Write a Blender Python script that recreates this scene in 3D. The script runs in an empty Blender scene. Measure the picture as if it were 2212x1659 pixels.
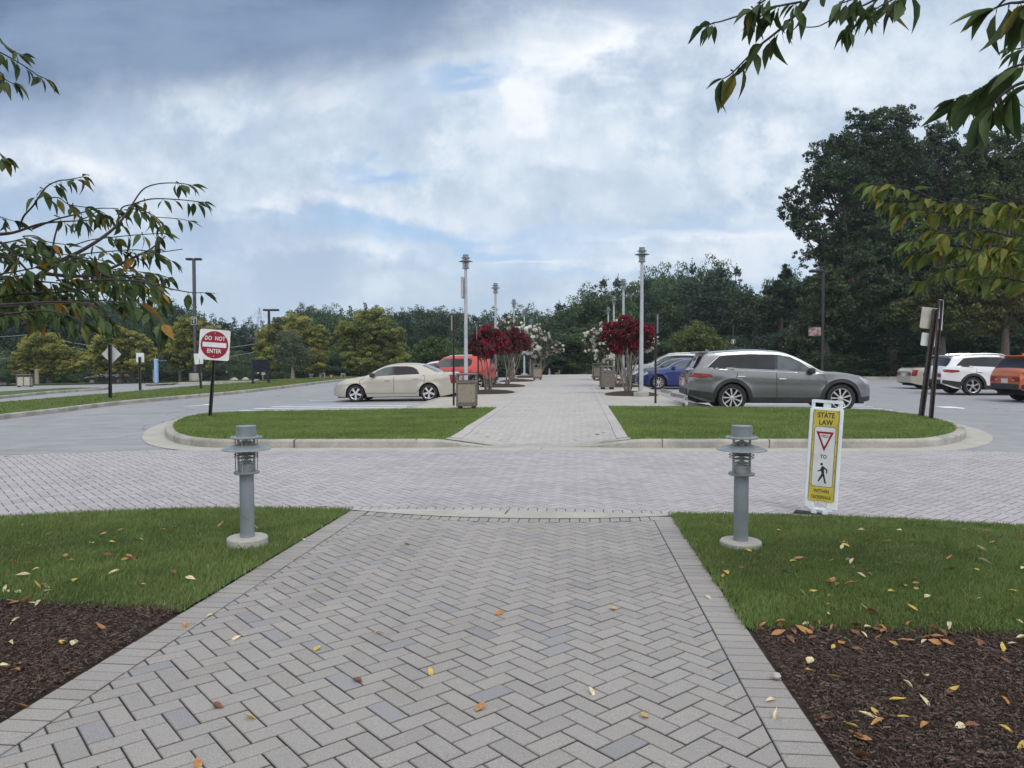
import bpy, bmesh, math, random
import numpy as np
from mathutils import Vector, Matrix
random.seed(7)
RNG = np.random.default_rng(7)
C = bpy.context.scene.collection
SC = bpy.context.scene
R = math.radians
PI = math.pi

# ------------------------------------------------------------------ camera
FD = 1597.6                      # focal length for a picture 2212 wide
YAW, PITCH = R(4.9), R(2.1)
CAM = Vector((0, 0, 1.5))
cd = bpy.data.cameras.new('camera')
cam = bpy.data.objects.new('camera', cd)
C.objects.link(cam)
cam.location = CAM
cam.rotation_euler = (R(90) - PITCH, 0, YAW)
cd.sensor_width = 36.0
cd.lens = 36.0 * FD / 2212.0
cd.clip_start = 0.05
cd.clip_end = 5000
SC.camera = cam
SC.view_settings.view_transform = 'Standard'
SC.view_settings.look = 'None'
SC.view_settings.exposure = 0.34
SC.view_settings.gamma = 1.0
SC.cycles.max_bounces = 6
SC.cycles.transparent_max_bounces = 8
CR = cam.rotation_euler.to_matrix()

def ray(px, py):
    return CR @ Vector(((px - 1106) / FD, (829.5 - py) / FD, -1.0))

# ------------------------------------------------------------------ node helper
class N:
    """small expression wrapper round shader nodes"""
    def __init__(s, nt, sock): s.nt, s.s = nt, sock
    def _m(s, op, a, b=None, c=None, clamp=False):
        n = s.nt.nodes.new('ShaderNodeMath'); n.operation = op; n.use_clamp = clamp
        for i, v in enumerate((a, b, c)):
            if v is None: continue
            if isinstance(v, N): s.nt.links.new(v.s, n.inputs[i])
            else: n.inputs[i].default_value = v
        return N(s.nt, n.outputs[0])
    def __add__(s, o): return s._m('ADD', s, o)
    def __radd__(s, o): return s._m('ADD', s, o)
    def __sub__(s, o): return s._m('SUBTRACT', s, o)
    def __rsub__(s, o): return s._m('SUBTRACT', o, s)
    def __mul__(s, o): return s._m('MULTIPLY', s, o)
    def __rmul__(s, o): return s._m('MULTIPLY', s, o)
    def __truediv__(s, o): return s._m('DIVIDE', s, o)
    def mx(s, o): return s._m('MAXIMUM', s, o)
    def mn(s, o): return s._m('MINIMUM', s, o)
    def exp(s): return s._m('EXPONENT', s)
    def clamp(s): return s._m('ADD', s, 0.0, clamp=True)
    def step(s, a, b):
        n = s.nt.nodes.new('ShaderNodeMapRange'); n.interpolation_type = 'SMOOTHSTEP'
        s.nt.links.new(s.s, n.inputs[0]); n.inputs[1].default_value = a; n.inputs[2].default_value = b
        return N(s.nt, n.outputs[0])
def vec(nt, x, y, z):
    n = nt.nodes.new('ShaderNodeCombineXYZ')
    for i, v in enumerate((x, y, z)):
        if isinstance(v, N): nt.links.new(v.s, n.inputs[i])
        else: n.inputs[i].default_value = v
    return N(nt, n.outputs[0])
def noise(nt, v, scale, detail=3, rough=0.5, dist=0.0):
    n = nt.nodes.new('ShaderNodeTexNoise')
    if v is not None: nt.links.new(v.s, n.inputs['Vector'])
    n.inputs['Scale'].default_value = scale; n.inputs['Detail'].default_value = detail
    n.inputs['Roughness'].default_value = rough; n.inputs['Distortion'].default_value = dist
    return N(nt, n.outputs[0])
def mixc(nt, f, a, b, mode='MIX'):
    n = nt.nodes.new('ShaderNodeMix'); n.data_type = 'RGBA'; n.blend_type = mode
    for k, v in ((0, f), (6, a), (7, b)):
        if isinstance(v, N): nt.links.new(v.s, n.inputs[k])
        elif k == 0: n.inputs[0].default_value = v
        else: n.inputs[k].default_value = (*v[:3], 1)
    return N(nt, n.outputs[2])
def lin(*c):
    return tuple((v / 255 / 12.92) if v / 255 <= 0.04045 else ((v / 255 + 0.055) / 1.055) ** 2.4 for v in c)

# ------------------------------------------------------------------ world: broken cloud over a Nishita sky
SUN_EL, SUN_AZ = R(52), R(150)      # azimuth clockwise from +Y
W = bpy.data.worlds.new('World'); SC.world = W; W.use_nodes = True
nt = W.node_tree; nt.nodes.clear()
wo = nt.nodes.new('ShaderNodeOutputWorld'); bg = nt.nodes.new('ShaderNodeBackground')
nt.links.new(bg.outputs[0], wo.inputs[0])
sky = nt.nodes.new('ShaderNodeTexSky'); sky.sky_type = 'NISHITA'; sky.sun_disc = False
sky.sun_elevation = SUN_EL; sky.sun_rotation = SUN_AZ
tc = nt.nodes.new('ShaderNodeTexCoord'); sp = nt.nodes.new('ShaderNodeSeparateXYZ')
nt.links.new(tc.outputs['Generated'], sp.inputs[0])
dx, dy, dz = (N(nt, sp.outputs[i]) for i in range(3))
# chart of the heavens: u to the right, v up, measured on a cone around due +Y
dyp = dy.mx(0.12)
u, v = dx / dyp, dz / dyp
k = dz.mx(0.0) + 0.11
plane = vec(nt, dx / k, dy / k, 0.0)                 # flat cloud deck seen in perspective
dirv = vec(nt, u, v, dy)
wb_ = noise(nt, dirv, 3.2, 6, 0.62)                  # billows
wl_ = noise(nt, vec(nt, u * 1.0, v * 2.6, 0.3), 2.3, 5, 0.6, 0.4)
wf_ = noise(nt, dirv, 9.0, 6, 0.65)
wp_ = noise(nt, plane, 0.55, 6, 0.6)
du = u + (wb_ - 0.5) * 0.34
dv = v + (wl_ - 0.5) * 0.26 + (wf_ - 0.5) * 0.05
def uv(px, py):
    d = ray(px, py); return d.x / d.y, d.z / d.y
def blob(px, py, rx, ry, soft=True):
    a, b = uv(px, py)
    p = (du - a) / (rx / FD); q = (dv - b) / (ry / FD)
    return (-1.0 * (p * p + q * q)).exp()
cover = (wp_ * 0.35 + wb_ * 0.3 + wl_ * 0.45).step(0.40, 0.62)
bright = (wl_ * 0.45 + wf_ * 0.45 + wb_ * 0.25)
K = 1.0
c_blue = lin(144, 182, 222); c_soft = lin(160, 177, 198); c_light = lin(192, 206, 219); c_white = lin(228, 232, 237)
c_dark = lin(84, 106, 138)
col = mixc(nt, bright.step(0.47, 0.66), c_soft, c_light)
puff = (wb_ * 0.45 + wf_ * 0.35 + wl_ * 0.2).step(0.51, 0.585)
col = mixc(nt, puff * 0.5, col, c_white)
openb = blob(850, 345, 95, 24) + blob(980, 488, 330, 34) + blob(1230, 560, 420, 26) * 0.7 + blob(1040, 150, 110, 26) + blob(1500, 445, 330, 30) * 0.6 + blob(250, 560, 300, 50) * 0.35 + blob(1680, 600, 80, 70)
openb = openb.clamp()
skyc = mixc(nt, 0.78, N(nt, sky.outputs[0]), c_blue)
# nishita is ~10x brighter than the clouds' colours: bring it to the same scale first
scn = nt.nodes.new('ShaderNodeVectorMath'); scn.operation = 'SCALE'; nt.links.new(sky.outputs[0], scn.inputs[0]); scn.inputs['Scale'].default_value = 0.11
skyc = mixc(nt, 0.72, N(nt, scn.outputs[0]), c_blue)
col = mixc(nt, (openb * 0.78 + (1.0 - cover) * 0.20).clamp(), col, skyc)
wh = blob(1150, 190, 40, 30) * 0.9 + blob(1300, 130, 130, 34) * 0.7 + blob(1210, 280, 130, 40) * 0.6 + blob(680, 190, 90, 40) * 0.6 + blob(760, 440, 330, 30) * 0.75 + blob(120, 385, 300, 60) * 0.7 + blob(1600, 130, 300, 110) * 0.45 + blob(1510, 470, 260, 22) * 0.8 + blob(1480, 530, 300, 26) * 0.6 + blob(1130, 512, 110, 9) * 0.7 + blob(750, 555, 260, 26) * 0.5 + blob(2000, 140, 260, 120) * 0.35
col = mixc(nt, (wh * (wf_ * 3.4 + wb_ * 1.2 - 1.45)).clamp(), col, c_white)
shade = blob(1300, 330, 240, 55) * 0.5 + blob(1250, 420, 420, 30) * 0.45 + blob(860, 215, 260, 60) * 0.45 + blob(300, 330, 180, 40) * 0.5
col = mixc(nt, (shade * 0.55).clamp(), col, lin(152, 172, 198))
# heavy dark bank across the upper left
a0, b0 = uv(0, 300); a1, b1 = uv(1450, 20)
sl = (b1 - b0) / (a1 - a0)
bank = dv - (du * sl + (b0 - a0 * sl))
dk = bank.step(-0.045, 0.085) * (dx * -1.0 + 0.30).step(0.0, 0.28)
dcol = mixc(nt, (wl_ * 0.6 + wb_ * 0.4).step(0.36, 0.62), c_dark, lin(120, 141, 170))
col = mixc(nt, dk * 0.96, col, dcol)
# overhead and behind the viewer: brighter, the sun stands behind thin cloud there
zen = dz.step(0.50, 0.9).mx((dy * -1.0).step(-0.05, 0.5))
col = mixc(nt, zen * 0.85, col, (1.14, 1.14, 1.16))
# pale band at the horizon
col = mixc(nt, (1.0 - dz.step(0.02, 0.17)) * 0.55, col, lin(186, 203, 219))
fin = nt.nodes.new('ShaderNodeVectorMath'); fin.operation = 'SCALE'; nt.links.new(col.s, fin.inputs[0]); fin.inputs['Scale'].default_value = 10.0
nt.links.new(fin.outputs[0], bg.inputs[0])
bg.inputs[1].default_value = 0.1

sd = bpy.data.lights.new('sun', 'SUN'); so = bpy.data.objects.new('sun', sd); C.objects.link(so)
sd.energy = 1.0; sd.angle = R(20); sd.color = (1.0, 0.96, 0.9)
so.rotation_euler = (R(90) - SUN_EL, 0, PI - SUN_AZ)
so.location = (10, -20, 30)

# ------------------------------------------------------------------ terrain height and pixel rays
def ss(t):
    t = np.clip(t, 0, 1); return t * t * (3 - 2 * t)
def G(X, Y):
    X = np.asarray(X, float); Y = np.asarray(Y, float)
    g = 0.023 * np.maximum(7 - np.maximum(Y, -6), 0)
    g = g + 0.018 * np.clip(X - 1, -46, 0) * ss((Y - 9) / 9)
    g = g - 0.03 * np.clip(Y - 58, 0, 60) * ss((X + 25) / 17)
    g = g - 0.038 * np.clip(Y - 60, 0, 55) * ss((-X - 24) / 8)
    return g
def Gf(x, y): return float(G(x, y))
def at(px, py, h=0.0):
    d = ray(px, py); d = d / d.y
    t, st = 1.5, 0.05
    f = lambda t: CAM.z + d.z * t - Gf(d.x * t, t) - h
    while f(t) > 0 and t < 160: t += st; st = 0.05 + t * 0.01
    a, b = t - st, t
    for _ in range(25):
        m = (a + b) / 2
        if f(m) > 0: a = m
        else: b = m
    return Vector((d.x * a, a, Gf(d.x * a, a) + h))
def atd(px, py, depth):
    return CAM + ray(px, py) * depth
def atY(px, py, Y):
    d = ray(px, py); return CAM + d * (Y / d.y)
def base(px, py_or_depth, depth=None):
    """ground point under image column px at the given depth"""
    d = ray(px, 771); p = CAM + d * depth
    return Vector((p.x, p.y, Gf(p.x, p.y)))

# ------------------------------------------------------------------ objects
def link(name, data, parent=None):
    o = bpy.data.objects.new(name, data); C.objects.link(o)
    if parent: o.parent = parent
    return o
def tag(o, label=None, cat=None, group=None, kind=None):
    if label: o['label'] = label
    if cat: o['category'] = cat
    if group: o['group'] = group
    if kind: o['kind'] = kind
    return o
def thing(name, label, cat, loc=(0, 0, 0), rz=0.0, group=None, rx=0.0, ry=0.0):
    o = link(name, None); o.location = loc; o.rotation_euler = (rx, ry, rz); o.empty_display_size = 0.1
    return tag(o, label, cat, group)
def children(o): return [c for c in bpy.data.objects if c.parent == o]
KIDS = {}
def copy_tree(o, parent=None, label=None):
    if o.name not in KIDS: KIDS[o.name] = children(o)
    c = o.copy(); C.objects.link(c)
    if parent: c.parent = parent
    if label: c['label'] = label
    for ch in KIDS[o.name]: copy_tree(ch, c)
    return c

class MB:
    def __init__(s): s.v, s.f, s.sm = [], [], []
    def add(s, vs, fs, smooth=False):
        n = len(s.v); s.v += [tuple(p) for p in vs]; s.f += [tuple(i + n for i in f) for f in fs]; s.sm += [smooth] * len(fs)
        return s
    def box(s, x0, x1, y0, y1, z0, z1, bev=0.0, M=None):
        if bev <= 0:
            vs = [(x, y, z) for z in (z0, z1) for y in (y0, y1) for x in (x0, x1)]
            fs = [(0, 2, 3, 1), (4, 5, 7, 6), (0, 1, 5, 4), (2, 6, 7, 3), (0, 4, 6, 2), (1, 3, 7, 5)]
        else:
            b = bev; vs = []; fs = []
            L = [(z0, b), (z0 + b, 0), (z1 - b, 0), (z1, b)]
            for z, i in L:
                vs += [(x0 + b, y0 + i, z), (x1 - b, y0 + i, z), (x1 - i, y0 + b, z), (x1 - i, y1 - b, z), (x1 - b, y1 - i, z), (x0 + b, y1 - i, z), (x0 + i, y1 - b, z), (x0 + i, y0 + b, z)]
            for k in range(3):
                for j in range(8):
                    fs.append((k * 8 + j, k * 8 + (j + 1) % 8, k * 8 + 8 + (j + 1) % 8, k * 8 + 8 + j))
            fs.append(tuple(range(7, -1, -1))); fs.append(tuple(range(24, 32)))
        if M is not None: vs = [M @ Vector(p) for p in vs]
        return s.add(vs, fs)
    def lathe(s, prof, n=24, c=(0, 0, 0), M=None, caps=True, smooth=True):
        vs = []; fs = []
        for r, z in prof:
            for i in range(n):
                a = 2 * PI * i / n; vs.append((c[0] + r * math.cos(a), c[1] + r * math.sin(a), c[2] + z))
        for k in range(len(prof) - 1):
            for i in range(n):
                fs.append((k * n + i, k * n + (i + 1) % n, (k + 1) * n + (i + 1) % n, (k + 1) * n + i))
        if M is not None: vs = [M @ Vector(p) for p in vs]
        s.add(vs, fs, smooth)
        if caps:
            m = len(prof) - 1
            s.add([vs[i] for i in range(n)][::-1], [tuple(range(n))]); s.add([vs[m * n + i] for i in range(n)], [tuple(range(n))])
        return s
    def tube(s, pts, rad, n=8, caps=True):
        pts = [Vector(p) for p in pts]
        if not hasattr(rad, '__len__'): rad = [rad] * len(pts)
        vs = []; fs = []
        t0 = (pts[1] - pts[0]).normalized()
        up = Vector((0, 0, 1)) if abs(t0.z) < 0.9 else Vector((1, 0, 0))
        a = t0.cross(up).normalized()
        for i, p in enumerate(pts):
            t = (pts[min(i + 1, len(pts) - 1)] - pts[max(i - 1, 0)]).normalized()
            a = (a - t * a.dot(t)).normalized(); b = t.cross(a)
            for j in range(n):
                w = 2 * PI * j / n; vs.append(p + (a * math.cos(w) + b * math.sin(w)) * rad[i])
        for k in range(len(pts) - 1):
            for j in range(n):
                fs.append((k * n + j, k * n + (j + 1) % n, (k + 1) * n + (j + 1) % n, (k + 1) * n + j))
        if caps:
            fs.append(tuple(range(n))[::-1]); fs.append(tuple(range((len(pts) - 1) * n, len(pts) * n)))
        return s.add(vs, fs, True)
    def prism(s, poly, z0, z1, M=None):
        n = len(poly); vs = [(x, y, z0) for x, y in poly] + [(x, y, z1) for x, y in poly]
        fs = [tuple(range(n))[::-1], tuple(range(n, 2 * n))] + [(i, (i + 1) % n, n + (i + 1) % n, n + i) for i in range(n)]
        if M is not None: vs = [M @ Vector(p) for p in vs]
        return s.add(vs, fs)
    def build(s, name, mat, parent=None, sharp=35):
        me = bpy.data.meshes.new(name); me.from_pydata(s.v, [], s.f)
        me.polygons.foreach_set('use_smooth', s.sm)
        bm = bmesh.new(); bm.from_mesh(me); bmesh.ops.remove_doubles(bm, verts=bm.verts, dist=1e-5); bmesh.ops.recalc_face_normals(bm, faces=bm.faces); bm.to_mesh(me); bm.free()
        if any(s.sm): me.set_sharp_from_angle(angle=R(sharp))
        me.materials.append(mat)
        return link(name, me, parent)

def npmesh(name, V, F, mat, parent=None, tint=None, smooth=False, kind=None):
    """V (n,3), F (m,k) all same k; tint (n,3) colour per vertex"""
    me = bpy.data.meshes.new(name); V = np.asarray(V, np.float32); F = np.asarray(F, np.int32)
    me.vertices.add(len(V)); me.vertices.foreach_set('co', V.ravel())
    m, k = F.shape
    me.loops.add(m * k); me.loops.foreach_set('vertex_index', F.ravel())
    me.polygons.add(m); me.polygons.foreach_set('loop_start', np.arange(0, m * k, k, dtype=np.int32))
    me.update(calc_edges=True)
    if smooth: me.polygons.foreach_set('use_smooth', np.ones(m, bool))
    if tint is not None:
        a = me.color_attributes.new('tint', 'FLOAT_COLOR', 'POINT')
        t = np.ones((len(V), 4), np.float32); t[:, :3] = tint; a.data.foreach_set('color', t.ravel())
    me.materials.append(mat)
    return link(name, me, parent)

# ------------------------------------------------------------------ materials
def mat_new(name):
    m = bpy.data.materials.new(name); m.use_nodes = True; nt = m.node_tree
    return m, nt, nt.nodes['Principled BSDF']
def pos(nt):
    return N(nt, nt.nodes.new('ShaderNodeTexCoord').outputs['Object'])
def wpos(nt):
    return N(nt, nt.nodes.new('ShaderNodeNewGeometry').outputs['Position'])
def bump(nt, b, h, strength, dist=0.01):
    n = nt.nodes.new('ShaderNodeBump'); nt.links.new(h.s, n.inputs['Height']); n.inputs['Strength'].default_value = strength; n.inputs['Distance'].default_value = dist
    nt.links.new(n.outputs[0], b.inputs['Normal'])
def plain(name, c, rough=0.6, metal=0.0, var=0.12, scale=6.0, coat=0.0, bmp=0.0, bscale=60):
    m, nt, b = mat_new(name); p = pos(nt)
    n1 = noise(nt, p, scale, 5, 0.6)
    lo = tuple(x * (1 - var * 1.6) for x in c); hi = tuple(min(x * (1 + var * 1.6), 1) for x in c)
    nt.links.new(mixc(nt, n1.step(0.3, 0.7), lo, hi).s, b.inputs['Base Color'])
    if coat > .85: b.inputs['Roughness'].default_value = rough
    else: nt.links.new((noise(nt, p, scale * 3, 3) * 0.25 + (rough - 0.12)).s, b.inputs['Roughness'])
    b.inputs['Metallic'].default_value = metal; b.inputs['Coat Weight'].default_value = coat; b.inputs['Coat Roughness'].default_value = 0.06
    if bmp: bump(nt, b, noise(nt, p, bscale, 4), bmp)
    return m
def glassm(name, c=(0.02, 0.025, 0.03), rough=0.04):
    m, nt, b = mat_new(name); b.inputs['Base Color'].default_value = (*c, 1); b.inputs['Roughness'].default_value = rough
    b.inputs['Specular IOR Level'].default_value = 0.4
    n1 = noise(nt, pos(nt), 3.0, 2); nt.links.new(mixc(nt, n1.step(0.3, 0.7), c, tuple(x * 1.8 for x in c)).s, b.inputs['Base Color'])
    return m
def tinted(name, base, rough=0.6, trans=0.0, spec=0.5, nscale=40, nvar=0.25, bmp=0.0, bs=120, bdist=0.004, dirt=False):
    """base colour multiplied by the mesh's own per-piece colour"""
    m, nt, b = mat_new(name)
    a = nt.nodes.new('ShaderNodeAttribute'); a.attribute_name = 'tint'
    c = mixc(nt, 1.0, N(nt, a.outputs['Color']), base, 'MULTIPLY')
    p = wpos(nt); n1 = noise(nt, p, nscale, 4, 0.65)
    f = n1.step(0.25, 0.75) * (2 * nvar) + (1 - nvar)
    if dirt: f = f * (1.03 - noise(nt, p, 0.55, 6, 0.7, 0.6).step(0.45, 0.72) * 0.16) * (1.0 - noise(nt, p, 7.0, 4, 0.7).step(0.62, 0.75) * 0.14)
    cc = nt.nodes.new('ShaderNodeVectorMath'); cc.operation = 'SCALE'; nt.links.new(c.s, cc.inputs[0]); nt.links.new(f.s, cc.inputs['Scale'])
    nt.links.new(cc.outputs[0], b.inputs['Base Color']); b.inputs['Roughness'].default_value = rough; b.inputs['Specular IOR Level'].default_value = spec
    if bmp: bump(nt, b, noise(nt, p, bs, 4, 0.7), bmp, bdist)
    if trans:
        tr = nt.nodes.new('ShaderNodeBsdfTranslucent'); nt.links.new(cc.outputs[0], tr.inputs[0])
        mx = nt.nodes.new('ShaderNodeMixShader'); mx.inputs[0].default_value = trans
        nt.links.new(b.outputs[0], mx.inputs[1]); nt.links.new(tr.outputs[0], mx.inputs[2])
        nt.links.new(mx.outputs[0], nt.nodes['Material Output'].inputs[0])
    return m
def ground_mat(name, c0, c1, s1, s2, rough=0.9, bmp=0.3, bs=80, c2=None, s3=0.15, stain=0.0):
    m, nt, b = mat_new(name); p = wpos(nt)
    n1 = noise(nt, p, s1, 6, 0.65); n2 = noise(nt, p, s2, 4, 0.7); n3 = noise(nt, p, s3, 4, 0.6)
    c = mixc(nt, (n1 * 0.5 + n2 * 0.5).step(0.36, 0.64), c0, c1)
    if c2: c = mixc(nt, n3.step(0.45, 0.65) * 0.7, c, c2)
    if stain:
        n4 = noise(nt, p, 0.9, 6, 0.7, 0.8)
        c = mixc(nt, n4.step(0.58, 0.72) * stain, c, tuple(x * 0.55 for x in c0))
    if name == 'asphalt':
        mp = nt.nodes.new('ShaderNodeMapping'); nt.links.new(p.s, mp.inputs[0]); mp.inputs['Scale'].default_value = (0.16, 1.5, 1); mp.inputs['Rotation'].default_value = (0, 0, 0.2)
        c = mixc(nt, noise(nt, N(nt, mp.outputs[0]), 1.2, 6, 0.7, 0.5).step(0.52, 0.7) * 0.45, c, (0.165, 0.168, 0.178))
        vo = nt.nodes.new('ShaderNodeTexVoronoi'); vo.feature = 'DISTANCE_TO_EDGE'; vo.inputs['Scale'].default_value = 0.16
        ds = nt.nodes.new('ShaderNodeVectorMath'); ds.operation = 'ADD'; nt.links.new(p.s, ds.inputs[0]); nw = nt.nodes.new('ShaderNodeTexNoise'); nt.links.new(p.s, nw.inputs['Vector']); nw.inputs['Scale'].default_value = 0.9; nw.inputs['Detail'].default_value = 6; nt.links.new(nw.outputs['Color'], ds.inputs[1]); nt.links.new(ds.outputs[0], vo.inputs['Vector'])
        c = mixc(nt, (1.0 - N(nt, vo.outputs['Distance']).step(0.0, 0.006)) * 0.6, c, (0.10, 0.10, 0.105))
    nt.links.new(c.s, b.inputs['Base Color']); b.inputs['Roughness'].default_value = rough; b.inputs['Specular IOR Level'].default_value = 0.35
    bump(nt, b, noise(nt, p, bs, 5, 0.7), bmp, 0.01)
    return m

M = {}
M['asphalt'] = ground_mat('asphalt', (0.225, 0.23, 0.245), (0.315, 0.32, 0.335), 1.3, 90, 0.85, 0.35, 260, (0.255, 0.26, 0.275), 0.12, 0.35)
M['concrete'] = ground_mat('concrete', (0.31, 0.30, 0.27), (0.44, 0.43, 0.39), 2.5, 60, 0.85, 0.2, 200, (0.36, 0.35, 0.32), 0.5, 0.45)
M['kerb'] = ground_mat('kerb_concrete', (0.27, 0.265, 0.235), (0.42, 0.405, 0.36), 3.0, 50, 0.88, 0.3, 180, (0.20, 0.195, 0.175), 1.2, 0.75)
M['joint'] = ground_mat('paver_joint', (0.045, 0.043, 0.04), (0.11, 0.105, 0.10), 4, 90, 0.95, 0.3, 200)
M['soil_grass'] = ground_mat('lawn_base', (0.035, 0.065, 0.018), (0.08, 0.13, 0.035), 2.2, 30, 0.95, 0.6, 60, (0.07, 0.115, 0.032), 0.35)
M['field'] = ground_mat('far_grass', (0.035, 0.065, 0.018), (0.085, 0.14, 0.035), 1.2, 9, 0.95, 0.6, 25, (0.10, 0.145, 0.045), 0.12)
M['mulch'] = ground_mat('mulch', (0.018, 0.014, 0.011), (0.062, 0.044, 0.036), 9, 60, 0.95, 1.0, 90, (0.03, 0.021, 0.017), 1.5)
M['paint_white'] = ground_mat('road_paint_white', (0.74, 0.75, 0.76), (0.86, 0.87, 0.88), 4, 80, 0.8, 0.2, 200, (0.60, 0.61, 0.63), 3.0)
M['paint_blue'] = ground_mat('road_paint_blue', (0.16, 0.30, 0.48), (0.24, 0.40, 0.60), 4, 80, 0.8, 0.2, 200, (0.30, 0.36, 0.43), 3.0)
M['paver'] = tinted('paver_brick', (1, 1, 1), 0.85, 0, 0.35, 210, 0.30, 0.6, 420, 0.003, dirt=True)
M['blade'] = tinted('grass_blades', (1, 1, 1), 0.55, 0.35, 0.3, 3, 0.18)
M['chip'] = tinted('bark_chips', (1, 1, 1), 0.9, 0, 0.3, 80, 0.3)
M['leaf'] = tinted('cherry_leaf', (1, 1, 1), 0.55, 0.35, 0.25, 25, 0.22)
M['fall'] = tinted('dead_leaf', (1, 1, 1), 0.6, 0.2, 0.4, 60, 0.3)
M['foliage'] = tinted('tree_foliage', (1, 1, 1), 0.55, 0.22, 0.35, 0.5, 0.22)
M['bark'] = plain('bark', (0.075, 0.06, 0.05), 0.9, 0, 0.3, 14, 0, 0.8, 40)
M['bark_pale'] = plain('pale_bark', (0.17, 0.145, 0.12), 0.8, 0, 0.25, 10, 0, 0.5, 40)
M['twig'] = plain('twig_bark', (0.035, 0.026, 0.024), 0.7, 0, 0.3, 60, 0, 0.5, 200)
M['lamp_grey'] = plain('lamp_grey_paint', (0.195, 0.225, 0.24), 0.42, 0.0, 0.07, 5, 0.15)
M['lamp_pole'] = plain('pole_grey_paint', (0.36, 0.385, 0.41), 0.4, 0.0, 0.08, 3, 0.1)
M['louver'] = plain('louver_metal', (0.30, 0.31, 0.315), 0.45, 0.3, 0.1, 10)
M['black'] = plain('black_paint', (0.012, 0.013, 0.015), 0.45, 0, 0.2, 9)
M['brown_post'] = plain('brown_steel_post', (0.055, 0.045, 0.042), 0.55, 0.3, 0.3, 20)
M['wood'] = plain('weathered_wood', (0.27, 0.23, 0.18), 0.85, 0, 0.2, 12, 0, 0.5, 60)
M['rubber'] = plain('tyre_rubber', (0.014, 0.014, 0.015), 0.75, 0, 0.2, 20)
M['blacktrim'] = plain('black_trim', (0.02, 0.021, 0.023), 0.6, 0, 0.15, 12)
M['under'] = plain('underbody', (0.006, 0.006, 0.006), 0.9, 0, 0.1, 5)
M['alloy'] = plain('wheel_alloy', (0.62, 0.62, 0.63), 0.3, 0.75, 0.06, 10)
M['chrome'] = plain('chrome', (0.75, 0.76, 0.78), 0.16, 1.0, 0.03, 4)
M['glass'] = glassm('car_glass', (0.010, 0.012, 0.014))
M['glass_clear'] = glassm('car_glass_light', (0.055, 0.068, 0.072))
M['lamp_red'] = plain('tail_lamp_red', (0.20, 0.006, 0.010), 0.35, 0, 0.2, 12, 0.2)
M['lamp_clear'] = plain('head_lamp', (0.45, 0.46, 0.47), 0.15, 0.3, 0.2, 20, 0.9)
M['amber'] = plain('amber_lamp', (0.55, 0.13, 0.03), 0.25, 0, 0.1, 20, 0.6)
M['sign_white'] = plain('sign_white', (0.60, 0.62, 0.64), 0.45, 0, 0.06, 5)
M['sign_red'] = plain('sign_red', (0.235, 0.004, 0.017), 0.75, 0, 0.08, 5)
M['sign_yellow'] = plain('sign_yellow', (0.50, 0.41, 0.05), 0.5, 0, 0.08, 9)
M['sign_back'] = plain('sign_back_aluminium', (0.44, 0.45, 0.45), 0.45, 0.35, 0.08, 5)
M['sign_beige'] = plain('sign_back_beige', (0.40, 0.38, 0.33), 0.5, 0.1, 0.08, 5)
M['plastic_white'] = plain('white_plastic', (0.70, 0.76, 0.80), 0.4, 0, 0.05, 6)
M['bin_frame'] = plain('bin_frame', (0.125, 0.108, 0.095), 0.6, 0, 0.1, 10)
M['aggregate'] = plain('bin_aggregate', (0.27, 0.235, 0.195), 0.9, 0, 0.35, 90, 0, 0.9, 160)
M['blue_panel'] = plain('pale_blue_panel', (0.24, 0.40, 0.62), 0.5, 0, 0.06, 4)
M['wire'] = plain('cable', (0.20, 0.22, 0.22), 0.6, 0, 0.1, 2)
M['steel_far'] = plain('tower_steel', (0.30, 0.33, 0.37), 0.6, 0.2, 0.1, 1)
M['plate'] = plain('licence_plate', (0.55, 0.56, 0.55), 0.5, 0, 0.1, 30)
M['rock'] = plain('boulder', (0.40, 0.38, 0.35), 0.9, 0, 0.2, 3, 0, 0.8, 20)
M['clear'] = None
m, nt_, b_ = mat_new('lamp_lens'); b_.inputs['Base Color'].default_value = (0.9, 0.93, 0.93, 1); b_.inputs['Roughness'].default_value = 0.05
nt_.links.new(mixc(nt_, noise(nt_, pos(nt_), 8, 2).step(0.3, 0.7), (0.85, 0.9, 0.9), (0.95, 0.96, 0.96)).s, b_.inputs['Base Color'])
tb = nt_.nodes.new('ShaderNodeBsdfTransparent'); mx_ = nt_.nodes.new('ShaderNodeMixShader'); fr = nt_.nodes.new('ShaderNodeFresnel'); fr.inputs[0].default_value = 1.35
nt_.links.new((N(nt_, fr.outputs[0]) * 0.9 + 0.06).clamp().s, mx_.inputs[0]); nt_.links.new(tb.outputs[0], mx_.inputs[1]); nt_.links.new(b_.outputs[0], mx_.inputs[2]); nt_.links.new(mx_.outputs[0], nt_.nodes['Material Output'].inputs[0])
M['clear'] = m
def paint(name, c, metal=0.35, rough=0.34):
    return plain('car_paint_' + name, c, rough, metal, 0.03, 2, 0.9)
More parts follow.
